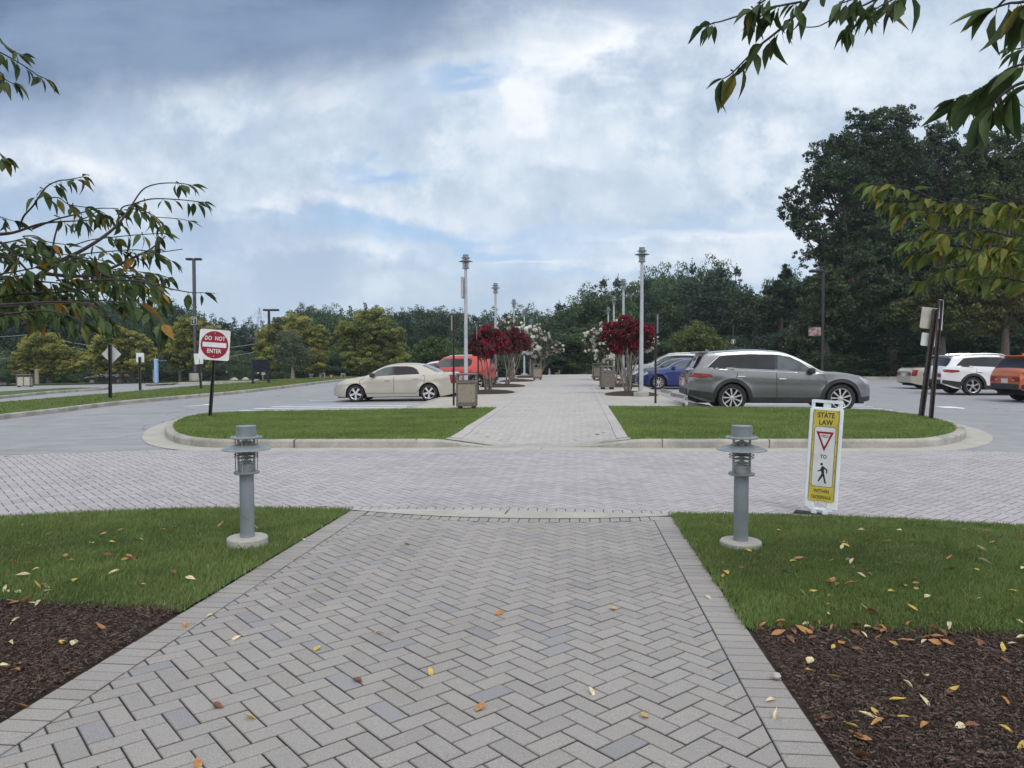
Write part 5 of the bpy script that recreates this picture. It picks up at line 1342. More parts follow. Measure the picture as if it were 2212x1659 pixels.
def park(name, label, cat, S, pm, pxf, pxr, Yside, nose, yaw=0, **kw):
    xm = (ray_ground(pxf, Yside) + ray_ground(pxr, Yside)) / 2 if pxr is not None else ray_ground(pxf, Yside) - nose * S['wb'] / 2
    x, y = place(S, xm, Yside, nose); z = Gf(x, y)
    rz = (0 if nose > 0 else PI) + R(yaw)
    o = car(name, label, cat, S, pm, (x, y, z + .002), rz, **kw); sl = math.atan((Gf(x + 1, y) - Gf(x - 1, y)) / 2); o.rotation_euler.y = -sl * (1 if nose > 0 else -1)
    return o
S1 = scaled(SEDAN, .955, 1, .97, R=.318)
Ys = at(762, 869).y
park('saloon_car', 'champagne four-door saloon parked side-on behind the left island', 'car', S1, P_champ, 762.4, 931.3, Ys, -1, rim='star')
Yv = at(1700, 891).y
park('crossover_car', 'large dark grey crossover with chrome window line parked behind the right island', 'car', scaled(SUV, .985, 1, 1), P_grey, 1815, 1587, Yv, 1, rim='multi', chrome=True, rails=False, claddark=plain('grey_trim', (.022, .024, .027), .5, .1))
park('crossover_car', 'bright red boxy crossover behind the champagne saloon and the red flowers', 'car', BOXY, P_red, 905, 1040, 35.2, -1, rim='y', rails=True)
park('saloon_car', 'white car roof just showing behind the bright red crossover', 'car', scaled(SEDAN, 1, 1, 1.0), P_white, 880, None, 38.2, -1)
Sb = scaled(SEDAN, .99, 1.02, 1.0, nspoke=10, mould=None)
park('saloon_car', 'royal blue saloon, nose to the walk, left of the dark grey crossover', 'car', Sb, P_blue, 1423, None, 34.6, -1, rim='multi')
park('saloon_car', 'dark blue-grey saloon hidden between the blue saloon and the silver crossover', 'car', Sb, P_navy, 1402, None, 37.4, -1, rim='multi')
park('crossover_car', 'silver-grey crossover behind the blue saloon', 'car', scaled(SUV, 1.0, 1, 1.0), P_silver, 1385, None, 40.3, -1, rim='multi', rails=True)
park('saloon_car', 'old cream saloon showing its tail, left of the white crossover', 'car', scaled(SEDAN, 1.0, 1, .92, mould=None), P_cream, 2155, 2034, 35.6, 1, 0)
park('crossover_car', 'white crossover in the right lot, tail to the leaning sign posts', 'car', scaled(SUV, .94, .95, .95, R=.36, nspoke=5), P_white, 2249, 2119, 30.2, 1, 0, rim='y', rails=True, chrome=True)
park('crossover_car', 'orange crossover cut off by the right border, seen from behind', 'car', scaled(SUV, .87, .93, .94, R=.35, nspoke=5), P_orange, 2440, 2284, 25.3, 1, 5, rim='star', emblem=True)
p = Vector(base(231, 0, 73)); q = car('crossover_car', 'small black crossover crossing the far drive at the left', 'car', scaled(SUV, .80, .84, .78, R=.30), P_black, (p.x, p.y, Gf(p.x, p.y)), R(180 + 32), rim='multi', chrome=True, rails=True)
# ================================================================== VEGETATION
def rot_align(n, g):
    """n random orthonormal frames, returns (a,b) unit vectors"""
    a = g.normal(size=(n, 3)); a /= np.linalg.norm(a, axis=1)[:, None]
    b = g.normal(size=(n, 3)); b -= a * np.sum(a * b, 1)[:, None]; b /= np.linalg.norm(b, axis=1)[:, None]
    return a, b
def crown_mesh(blobs, n, size, c0, c1, seed, ncl=26, clr=0.30, flat=0.75, inner=0.15, accent=None, accf=0.0, jit=0.10, outer=0.0):
    """leaf clusters on and in a set of ellipsoids. blobs: (x,y,z,rx,ry,rz)"""
    g = np.random.default_rng(seed); B = np.array(blobs, float); wts = (B[:, 3] * B[:, 5]) ** 1.0; wts /= wts.sum()
    nc = ncl * len(B); bi = g.choice(len(B), nc, p=wts); d = g.normal(size=(nc, 3)); d /= np.linalg.norm(d, axis=1)[:, None]
    rr = np.where(g.random(nc) < inner, g.uniform(.2, .7, nc), g.uniform(.78, 1.04 + outer, nc))
    cc = B[bi, :3] + d * B[bi, 3:6] * rr[:, None]; cr = clr * B[bi, 3:6].mean(1) * g.uniform(.55, 1.3, nc)
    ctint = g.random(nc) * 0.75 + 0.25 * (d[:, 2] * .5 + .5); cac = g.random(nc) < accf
    pw = cr ** 2; pw /= pw.sum(); ci = g.choice(nc, n, p=pw)
    q = g.normal(size=(n, 3)); q /= np.linalg.norm(q, axis=1)[:, None]; q *= (g.random(n) ** .45)[:, None]
    P = cc[ci] + q * cr[ci][:, None] * np.array([1, 1, flat])
    a, b = rot_align(n, g); 
    nrm = np.cross(a, b); out = P - B[bi[ci], :3]; out /= (np.linalg.norm(out, axis=1)[:, None] + 1e-9)
    s = size * g.uniform(.55, 1.25, n)[:, None]
    V = np.empty((n, 4, 3)); V[:, 0] = P - a * s * .5; V[:, 1] = P + b * s * .32; V[:, 2] = P + a * s * .55; V[:, 3] = P - b * s * .30
    V[:, 1] += nrm * s * .12; V[:, 3] += nrm * s * .12
    F = np.arange(4 * n).reshape(n, 4)
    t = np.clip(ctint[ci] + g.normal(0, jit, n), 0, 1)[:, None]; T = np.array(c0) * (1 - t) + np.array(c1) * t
    if accent is not None:
        k = cac[ci] & (g.random(n) < .85); T[k] = np.array(accent) * g.uniform(.75, 1.1, (k.sum(), 1))
    return V.reshape(-1, 3), F, np.repeat(T, 4, 0)
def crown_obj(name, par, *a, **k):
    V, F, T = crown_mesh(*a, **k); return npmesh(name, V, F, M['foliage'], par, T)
def trunk(par, h, r, seed=0, limbs=(), mat='bark', lean=0.0):
    g = random.Random(seed); mb = MB(); pts = [Vector((lean * (i / 6) ** 2 + g.uniform(-.03, .03) * h * .15, g.uniform(-.02, .02) * h * .15, h * i / 6)) for i in range(7)]; pts[0] = Vector((0, 0, -.15))
    mb.tube(pts, [r * (1.35 - .1 * i if i == 0 else 1 - .13 * i) for i in range(7)], 10)
    for (x, y, z, rr) in limbs:
        s_ = pts[g.choice([2, 3, 4, 5])]; e = Vector((x, y, z)); m1 = s_.lerp(e, .5) + Vector((0, 0, -.08 * (e - s_).length))
        mb.tube([s_, m1, e], [r * .26, r * .17, r * .05], 6)
    return mb.build('trunk', M[mat], par)
def blobtree(name, label, depth, pix, n, size, c0, c1, seed, group=None, thick=.75, trunk_px=None, basez=None, cat='tree', mat='bark', tr=.22, **k):
    """a tree whose crown is a set of lobes; pix: (px, py, r) at the given distance, each lobe a full ellipsoid in depth"""
    g = random.Random(seed); s = depth / FD; bx_ = trunk_px if trunk_px is not None else sum(p[0] * p[2] for p in pix) / sum(p[2] for p in pix)
    b = Vector(base(bx_, 0, depth)); 
    if basez is not None: b.z = basez
    t = thing(name, label, cat, b, 0, group); bl = []
    for p in pix:
        c = atd(p[0], p[1], depth) - b; r = p[2] * s; dyj = g.uniform(-.5, .5) * r + (p[3] * s if len(p) > 3 else 0)
        bl.append((c.x, c.y + dyj, c.z, r, r * thick, r * .85))
    top = max(q[2] for q in bl); trunk(t, top * .8, tr, seed, [(q[0], q[1], q[2], 0) for q in bl], mat)
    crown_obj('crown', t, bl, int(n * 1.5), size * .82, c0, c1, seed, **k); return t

# ---- woods: five kinds of tree built once, then copied
def unit_tree(kind, seed):
    g = random.Random(seed); t = thing('woodland_tree', '', 'tree', (0, 0, -500)); h = 10.0
    if kind == 'pine':
        bl = [(g.uniform(-.3, .3), g.uniform(-.3, .3), z, r, r, .75) for z, r in ((2.2, 1.9), (3.4, 2.2), (4.6, 2.1), (5.8, 1.8), (6.9, 1.5), (7.9, 1.15), (8.8, .8), (9.5, .45))]
        c0, c1 = (.016, .038, .026), (.045, .09, .055); trunk(t, 9.0, .16, seed, [], 'bark'); crown_obj('crown', t, bl, 9000, .24, c0, c1, seed, ncl=30, clr=.40, flat=.6, inner=.3)
    else:
        bl = [(0, 0, 3.6, 2.3, 2.3, 2.2), (0, 0, 6.2, 2.6, 2.6, 2.6), (g.uniform(-.5, .5), 0, 8.2, 1.7, 1.7, 1.6)]
        for i in range(7):
            a = 2 * PI * i / 7 + g.random(); rr = g.uniform(1.6, 2.6); bl.append((rr * math.cos(a), rr * math.sin(a), g.uniform(3.0, 7.4), g.uniform(1.1, 1.8), g.uniform(1.1, 1.8), g.uniform(1.0, 1.6)))
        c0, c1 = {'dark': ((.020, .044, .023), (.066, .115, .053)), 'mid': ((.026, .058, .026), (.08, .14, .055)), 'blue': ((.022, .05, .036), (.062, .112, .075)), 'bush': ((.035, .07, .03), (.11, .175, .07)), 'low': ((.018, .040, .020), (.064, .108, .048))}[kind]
        if kind in ('low', 'bush'): bl += [(rr_ * math.cos(a_), rr_ * math.sin(a_), z_, 2.0, 2.0, 1.9) for a_, rr_, z_ in ((0, 1.9, 1.6), (2.1, 1.9, 1.7), (4.2, 1.9, 1.5), (1, .6, 2.6), (5.2, 2.0, 3.2), (3.1, 2.0, 3.2))]
        trunk(t, 8.0, .2, seed, [(b_[0], b_[1], b_[2], 0) for b_ in bl[2:7]]); crown_obj('crown', t, bl, 13000, .24, c0, c1, seed, ncl=36, clr=.33, inner=.3)
    return t
PROTO = {k: [unit_tree(k, 100 + 7 * i + j) for j in range(2)] for i, k in enumerate(('pine', 'dark', 'mid', 'blue', 'bush', 'low'))}
used = set()
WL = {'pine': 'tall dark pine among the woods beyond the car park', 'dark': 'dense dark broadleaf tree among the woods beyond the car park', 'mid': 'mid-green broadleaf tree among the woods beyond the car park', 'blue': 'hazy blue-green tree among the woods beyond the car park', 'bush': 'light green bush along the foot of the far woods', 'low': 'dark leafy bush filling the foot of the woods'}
def wood_tree(kind, px, depth, toppx, wide, rnd):
    b = Vector(base(px, 0, depth)); H = atd(px, toppx, depth).z - b.z
    pr_ = rnd.choice(PROTO[kind])
    if pr_.name not in used: o = pr_; used.add(pr_.name)
    else: o = copy_tree(pr_)
    o.location = b - Vector((0, 0, .1)); o.rotation_euler = (0, 0, rnd.uniform(0, 6.28)); sz = H / (9.6 if kind != 'pine' else 9.9); o.scale = (wide / 7.2, wide / 7.2, sz)
    tag(o, WL[kind], 'bush' if kind in ('bush', 'low') else 'tree', 'trees of the woods beyond the car park' if kind not in ('bush', 'low') else 'bushes at the foot of the far woods')
    if kind in ('bush', 'low'): o.name = 'bush'
    return o
PR = [(-300, 560), (0, 590), (120, 620), (250, 640), (322, 646), (380, 652), (421, 662), (459, 684), (484, 672), (521, 684), (560, 700), (590, 690), (652, 660), (697, 656), (742, 660), (772, 654), (809, 656), (846, 674), (888, 660), (920, 664), (970, 668), (1032, 674), (1097, 664), (1134, 661), (1179, 668), (1204, 650), (1246, 643), (1268, 620), (1303, 603), (1345, 600), (1377, 628), (1392, 580), (1430, 575), (1469, 564), (1516, 558), (1553, 562), (1586, 572), (1608, 606), (1620, 634), (1645, 640), (1668, 615), (1690, 575), (1760, 600), (2400, 560)]
def prof(x): return float(np.interp(x, [p[0] for p in PR], [p[1] for p in PR]))
rw = random.Random(11)
x = -330
while x < 1760:
    y = prof(x); far = x < 1180; d = rw.uniform(100, 108) if far else rw.uniform(82, 90)
    k = rw.choice(['pine', 'pine', 'dark', 'mid'] if 600 < x < 860 or 1180 < x < 1330 else ['dark', 'mid', 'blue', 'pine'])
    wood_tree(k, x, d, y + rw.uniform(-8, 8), rw.uniform(5.0, 7.0), rw); x += rw.uniform(24, 36)
x = -330
while x < 1760:
    y = prof(x); far = x < 1180; d = rw.uniform(90, 97) if far else rw.uniform(71, 79)
    wood_tree(rw.choice(['dark', 'pine', 'mid', 'blue']), x, d, y + rw.uniform(8, 36), rw.uniform(6.0, 8.5), rw); x += rw.uniform(32, 48)
x = -300
while x < 1740:
    d = rw.uniform(80, 86) if x < 1180 else rw.uniform(60, 68)
    if 180 < x < 285: d = 92
    wood_tree(rw.choice(['bush', 'dark', 'mid', 'bush']) if x < 1180 else rw.choice(['dark', 'dark', 'blue', 'mid']), x, d, rw.uniform(745, 772) if x < 1180 else rw.uniform(700, 745), rw.uniform(5.5, 7.5), rw); x += rw.uniform(46, 64)
x = -60
while x < 240:
    if 150 < x < 300: x += 40; continue
    wood_tree('bush', x, rw.uniform(70, 74), rw.uniform(765, 790), rw.uniform(3.2, 4.6), rw); x += rw.uniform(32, 48)
for x, d, ty, wd in ((517, 72, 783, 2.6), (540, 74, 796, 1.6), (615, 76, 780, 4), (880, 78, 757, 6), (960, 78, 745, 7), (1180, 80, 752, 6), (1230, 75, 745, 6), (1120, 80, 755, 6), (1560, 57, 735, 5), (1300, 62, 735, 5)): wood_tree('bush', x, d, ty, wd, rw)

# ---- yellow-green street trees
YC0, YC1 = (.125, .14, .035), (.38, .375, .09)
def yellow(label, depth, cx, top, bot, w, seed, mix=None, n=46000):
    g = random.Random(seed); pix = [(cx, top + (bot - top) * .22, w * .25), (cx, top + w * .12, w * .13)]
    hgt = bot - top
    for fy, fw in ((.32, .30), (.48, .36), (.62, .36), (.74, .34), (.84, .28)):
        for s in (-1, 0, 1): pix.append((cx + s * w * fw * g.uniform(.75, 1.1), top + hgt * (fy + g.uniform(-.05, .05)), w * g.uniform(.13, .19)))
    c0, c1 = mix or (YC0, YC1)
    return blobtree('street_tree', label, depth, pix, n, .175, c0, c1, seed, 'yellowing street trees left of the walk', thick=1.0, trunk_px=cx, ncl=46, clr=.33, flat=.5, accent=(.085, .115, .035), accf=.22, inner=.25)
yellow('leftmost yellowing street tree, by the pale double bin and the utility pole', 64, 105, 728, 812, 140, 31)
yellow('yellowing street tree behind the blank diamond sign', 62, 262, 712, 808, 142, 32)
yellow('yellowing street tree behind the DO NOT ENTER and LOT 1 signs', 64, 418, 687, 806, 140, 33)
yellow('yellowing street tree with a small grey-green tree in front of it', 66, 630, 690, 800, 166, 34)
yellow('largest and greenest yellowing street tree, behind the champagne saloon', 64, 800, 673, 806, 164, 35, ((.085, .115, .034), (.29, .31, .08)), 50000)
blobtree('small_tree', 'thin grey-green small tree in front of the yellow one left of the saloon', 58, [(625, 735, 24), (612, 762, 26), (640, 765, 28), (628, 785, 28), (600, 780, 14), (652, 785, 14)], 5500, .16, (.05, .075, .045), (.12, .155, .095), 36, mat='bark_pale', tr=.17, trunk_px=632, clr=.5, ncl=30)
blobtree('small_tree', 'yellow-green maple-like tree behind the silver crossover', 56, [(1500, 712, 22), (1478, 735, 28), (1515, 735, 34), (1545, 742, 22), (1490, 762, 30), (1530, 764, 30), (1470, 768, 24)], 9000, .20, (.045, .07, .018), (.15, .175, .045), 37, clr=.42)
blobtree('small_tree', 'low olive-green tree closing the left side of the walk end', 66, [(1205, 765, 22), (1225, 760, 24), (1238, 775, 18), (1200, 785, 20), (1222, 785, 18)], 7000, .20, (.05, .07, .015), (.15, .165, .03), 38, clr=.42)
blobtree('small_tree', 'low bright green tree closing the right side of the walk end', 66, [(1285, 750, 22), (1300, 765, 26), (1278, 778, 14), (1310, 785, 22)], 6000, .20, (.04, .07, .015), (.13, .17, .035), 39, clr=.42)
blobtree('small_tree', 'round light green tree between the yellow tree and the red crossover', 68, [(900, 765, 30), (935, 755, 34), (975, 760, 30), (925, 785, 30), (965, 790, 28), (1010, 770, 22)], 9000, .24, (.035, .07, .02), (.11, .17, .05), 40, clr=.4)

# ---- big woods on the right
def cp(l): return [(a / 2.749 + 1645.8, b / 2.749 + 219.4, r / 2.749) for a, b, r in l]
DK0, DK1 = (.013, .032, .015), (.050, .094, .036)
blobtree('oak_tree', 'tallest dark broadleaf tree leaning over the right car park', 58, cp([(560, 130, 90), (700, 150, 110), (820, 120, 90), (400, 280, 100), (640, 620, 150), (560, 760, 120), (700, 760, 140), (330, 520, 90), (360, 420, 90), (850, 420, 140), (400, 780, 80), (300, 330, 50), (560, 300, 140), (750, 320, 150), (870, 260, 80), (210, 540, 75), (150, 600, 55), (290, 640, 100), (450, 480, 140), (210, 720, 70), (650, 500, 140), (470, 640, 80), (330, 850, 90), (250, 930, 70), (420, 920, 110), (520, 800, 110), (300, 760, 80), (180, 650, 70), (520, 930, 100)]), 62000, .26, DK0, DK1, 51, trunk_px=1850, tr=.55, ncl=46, clr=.34, outer=.06, inner=.3)
blobtree('oak_tree', 'narrow dark tree just right of the tallest one', 62, cp([(1060, 180, 80), (1000, 250, 60), (1070, 300, 110), (1180, 260, 70), (1120, 420, 120), (960, 400, 90), (1000, 560, 140), (1180, 560, 130), (900, 560, 130), (1060, 180, 80), (1230, 330, 90)]), 24000, .26, DK0, DK1, 52, tr=.4, ncl=44, clr=.36, inner=.3)
blobtree('oak_tree', 'broad olive-tinged dark tree at the upper right border', 54, cp([(1300, 320, 110), (1400, 240, 90), (1500, 250, 110), (1250, 450, 130), (1450, 450, 160), (1350, 600, 150), (1560, 600, 150), (1640, 350, 140), (1200, 650, 120)]), 34000, .25, (.022, .042, .017), (.088, .122, .042), 53, tr=.5, ncl=44, clr=.36, inner=.3)
blobtree('oak_tree', 'small rounded tree at the left foot of the right woods', 60, cp([(140, 1010, 50), (70, 1110, 55), (60, 1230, 80), (180, 1160, 80), (120, 1350, 110)]), 15000, .25, DK0, (.05, .09, .04), 54, ncl=44, clr=.36, inner=.3)
blobtree('oak_tree', 'dark green tree behind the pale banner light', 53, cp([(350, 1100, 110), (480, 1010, 100), (300, 1250, 120), (450, 1230, 140), (420, 1380, 130), (250, 1420, 110)]), 24000, .24, (.018, .038, .018), (.078, .12, .044), 55, tr=.35, ncl=44, clr=.36, inner=.3)
blobtree('oak_tree', 'dark green tree in the middle of the right woods', 52, cp([(640, 950, 130), (760, 850, 130), (880, 930, 120), (700, 1120, 150), (850, 1150, 150), (620, 1280, 140), (820, 1330, 150), (960, 1040, 120), (700, 760, 80)]), 34000, .24, (.016, .036, .017), (.065, .108, .044), 56, tr=.4, ncl=44, clr=.36, inner=.3)
blobtree('oak_tree', 'olive-green tree behind the leaning sign posts', 49, cp([(1050, 1130, 130), (1180, 1050, 120), (1000, 1280, 120), (1150, 1290, 140), (880, 1240, 90)]), 22000, .22, (.028, .045, .014), (.125, .145, .042), 57, tr=.35, ncl=44, clr=.36, inner=.3)
blobtree('oak_tree', 'yellower olive tree above the orange crossover', 48, cp([(1350, 1080, 140), (1500, 1050, 140), (1300, 1220, 120), (1450, 1250, 150), (1600, 1200, 140)]), 24000, .22, (.035, .048, .014), (.165, .165, .045), 58, tr=.35, ncl=44, clr=.36, inner=.3)
rw2 = random.Random(5)
for i, (x, d, ty) in enumerate(((1700, 66, 640), (1745, 68, 600), (1800, 70, 560), (1860, 68, 500), (1920, 70, 450), (1985, 69, 430), (2050, 70, 400), (2120, 68, 390), (2190, 70, 380), (2260, 70, 380), (2340, 70, 400), (1730, 58, 700), (1790, 59, 690), (1850, 57, 700), (1910, 58, 690), (1975, 56, 700), (2040, 56, 690), (2110, 55, 700), (2180, 54, 690), (2250, 54, 700))):
    wood_tree(rw2.choice(['dark', 'dark', 'blue']), x, d, ty, rw2.uniform(6.5, 8.5), rw2)

for i in range(15):
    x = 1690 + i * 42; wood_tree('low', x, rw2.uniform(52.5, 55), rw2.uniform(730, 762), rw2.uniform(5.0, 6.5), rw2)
for i in range(22):
    x = -280 + i * 68
    if 150 < x < 300: continue
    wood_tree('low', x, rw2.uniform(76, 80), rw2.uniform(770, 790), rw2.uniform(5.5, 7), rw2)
# ---- crape myrtles in the mulch beds
def myrtle(label, px, Y, depthpix, kind, seed, stems=6, n=9000):
    g = random.Random(seed); x_, y_, z_ = ondeck(px, Y, .22); b = Vector((x_, y_, z_)); t = thing('flowering_tree', label, 'flowering tree', b, 0, 'multi-stemmed flowering trees in the mulch beds'); s = Y / FD; bl = []
    for a, c, r in depthpix:
        q = atY(a, c, Y) - b; rr = r * s * 1.15; bl.append((q.x, g.uniform(-.35, .35), q.z - .04, rr, rr * 1.1, rr * .9))
    mb = MB()
    for i in range(stems):
        a = 2 * PI * i / stems + g.uniform(-.3, .3); tgt = bl[i % len(bl)]; r0 = g.uniform(.04, .14)
        p0 = Vector((r0 * math.cos(a), r0 * math.sin(a), -.12)); p3 = Vector((tgt[0] * .9, tgt[1] * .9 + .15 * math.sin(a), tgt[2] - tgt[5] * .1))
        p1 = p0.lerp(p3, .33) + Vector((g.uniform(-.05, .05), g.uniform(-.05, .05), .08)); p2 = p0.lerp(p3, .66) + Vector((g.uniform(-.06, .06), g.uniform(-.06, .06), .06)); mb.tube([p0, p1, p2, p3], [.034, .028, .02, .009], 8)
        for k in range(3): e = Vector(bl[g.randrange(len(bl))][:3]); e += Vector((g.uniform(-.2, .2), g.uniform(-.2, .2), g.uniform(-.1, .2))); mb.tube([p2, p2.lerp(e, .5) + Vector((0, 0, .05)), e], [.014, .009, .004], 5)
    mb.build('trunk', M['bark_pale'], t)
    gr0, gr1 = ((.035, .04, .018), (.085, .10, .04)) if kind == 'white' else ((.06, .018, .022), (.12, .05, .035))
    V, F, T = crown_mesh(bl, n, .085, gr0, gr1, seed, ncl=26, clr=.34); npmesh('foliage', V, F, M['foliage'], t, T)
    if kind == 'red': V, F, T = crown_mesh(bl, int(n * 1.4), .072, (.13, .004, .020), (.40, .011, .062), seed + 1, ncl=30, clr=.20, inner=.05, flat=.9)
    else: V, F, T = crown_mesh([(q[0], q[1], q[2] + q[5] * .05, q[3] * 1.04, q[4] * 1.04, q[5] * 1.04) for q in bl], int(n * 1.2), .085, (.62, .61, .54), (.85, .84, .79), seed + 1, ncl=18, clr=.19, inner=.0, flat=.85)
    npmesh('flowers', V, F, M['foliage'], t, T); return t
myrtle('red flowering tree with bare stems beside the red crossover, left of the walk', 1056, 29.3, [(1058, 712, 16), (1040, 730, 18), (1065, 733, 20), (1028, 748, 17), (1050, 752, 20), (1083, 745, 17), (1018, 752, 9)], 'red', 61)
myrtle('red flowering tree overlapping the second left lamp post', 1096, 35.8, [(1100, 728, 15), (1118, 722, 14), (1128, 738, 15), (1108, 744, 17), (1090, 740, 14), (1134, 748, 9)], 'red', 62)
myrtle('white flowering tree behind the red ones, left of the walk', 1108, 43.5, [(1092, 705, 16), (1110, 702, 18), (1085, 725, 18), (1120, 722, 20), (1145, 722, 16), (1105, 745, 20), (1135, 746, 18)], 'white', 63, n=8000)
myrtle('white flowering tree leaning over the walk from the left', 1148, 51.5, [(1150, 715, 14), (1163, 702, 9), (1175, 722, 12), (1140, 735, 16), (1165, 742, 18), (1190, 745, 16), (1205, 752, 12), (1155, 758, 16)], 'white', 64, n=8000)
myrtle('farthest white flowering tree left of the walk', 1168, 59, [(1165, 740, 14), (1185, 750, 14), (1200, 757, 10), (1150, 752, 14), (1172, 765, 12)], 'white', 65, n=5000)
myrtle('red flowering tree behind the front right lamp post', 1357, 26.8, [(1352, 694, 14), (1325, 712, 17), (1350, 716, 20), (1375, 708, 18), (1398, 715, 15), (1310, 728, 12), (1335, 742, 17), (1365, 738, 18), (1395, 735, 14), (1345, 757, 10), (1312, 697, 8)], 'red', 66, 8, 12000)
myrtle('white flowering tree just behind the dark bin', 1332, 34.2, [(1300, 712, 16), (1276, 728, 16), (1290, 742, 18), (1315, 725, 18), (1345, 705, 16), (1405, 745, 14), (1385, 752, 14), (1360, 755, 14), (1272, 755, 10), (1308, 757, 18), (1330, 700, 12), (1415, 735, 8)], 'white', 67, 7, 12000)
myrtle('white flowering tree farther along the right side of the walk', 1306, 43, [(1285, 722, 12), (1300, 715, 13), (1290, 748, 14), (1312, 745, 15), (1300, 770, 13), (1325, 730, 12), (1318, 772, 10)], 'white', 68, n=6000)

# ================================================================== CHERRY BRANCHES NEAR THE CAMERA
def leaf_verts(L_, w, fold, curl, g):
    """one leaf along +x, drooping; 11 points"""
    prof_ = ((.13, .55), (.34, 1.0), (.60, .84), (.83, .36)); out = [(0, 0, 0)]
    for t_, ww in prof_:
        x_ = L_ * t_; z_ = -curl * L_ * t_ * t_
        for s_ in (-1, 0, 1): out.append((x_, s_ * w / 2 * ww * math.cos(fold), z_ + abs(s_) * w / 2 * ww * math.sin(fold)))
    out.append((L_, 0, -curl * L_)); return np.array(out)
LEAF_F = [(0, 2, 1), (0, 3, 2)] + [f for k in (1, 4, 7) for f in ((k, k + 1, k + 4), (k, k + 4, k + 3), (k + 1, k + 2, k + 5), (k + 1, k + 5, k + 4))] + [(10, 11, 13), (11, 12, 13)]
LEAF_F = np.array(LEAF_F)
class Leaves:
    def __init__(s): s.V, s.F, s.T = [], [], []
    def add(s, p, d, L_, g, tone, roll=None, droop=None):
        d = Vector(d).normalized(); up = Vector((g.gauss(0, .5), g.gauss(0, .5), 1)); y = up.cross(d)
        if y.length < .1: y = Vector((1, 0, 0)).cross(d)
        y.normalize(); z = d.cross(y); Mx = np.array([[d.x, y.x, z.x], [d.y, y.y, z.y], [d.z, y.z, z.z]])
        lv = leaf_verts(L_, L_ * g.uniform(.33, .45), g.uniform(.1, .8), g.uniform(-.05, .5), g); v = lv @ Mx.T + np.array(p)
        n = sum(len(q) for q in s.V); s.V.append(v); s.F.append(LEAF_F + n); s.T.append(np.tile(np.array(tone) * g.uniform(.8, 1.2), (14, 1)))
    def build(s, name, par, off):
        return npmesh(name, np.concatenate(s.V) - np.array(off), np.concatenate(s.F), M['leaf'], par, np.concatenate(s.T), smooth=True)
def spline3(pts, n=6):
    P_ = [Vector(p) for p in pts]; out = []
    for i in range(len(P_) - 1):
        p0, p1, p2, p3 = P_[max(i - 1, 0)], P_[i], P_[i + 1], P_[min(i + 2, len(P_) - 1)]
        for k in range(n): t_ = k / n; out.append(0.5 * ((2 * p1) + (p2 - p0) * t_ + (2 * p0 - 5 * p1 + 4 * p2 - p3) * t_ * t_ + (3 * p1 - p0 - 3 * p2 + p3) * t_ ** 3))
    out.append(P_[-1]); return out
def tone(g, warm):
    r = g.random()
    if r < warm * .22: return (.30, .17, .03)
    if r < warm: return (.13, .11, .02)
    if r < .55: return (.045, .078, .028)
    return (.075, .115, .040)
def tone2(g, warm, lite):
    if not lite: return tone(g, warm)
    r = g.random()
    if r < .02: return (.36, .22, .04)
    if r < .4: return (.22, .225, .05)
    return (.13, .19, .05)
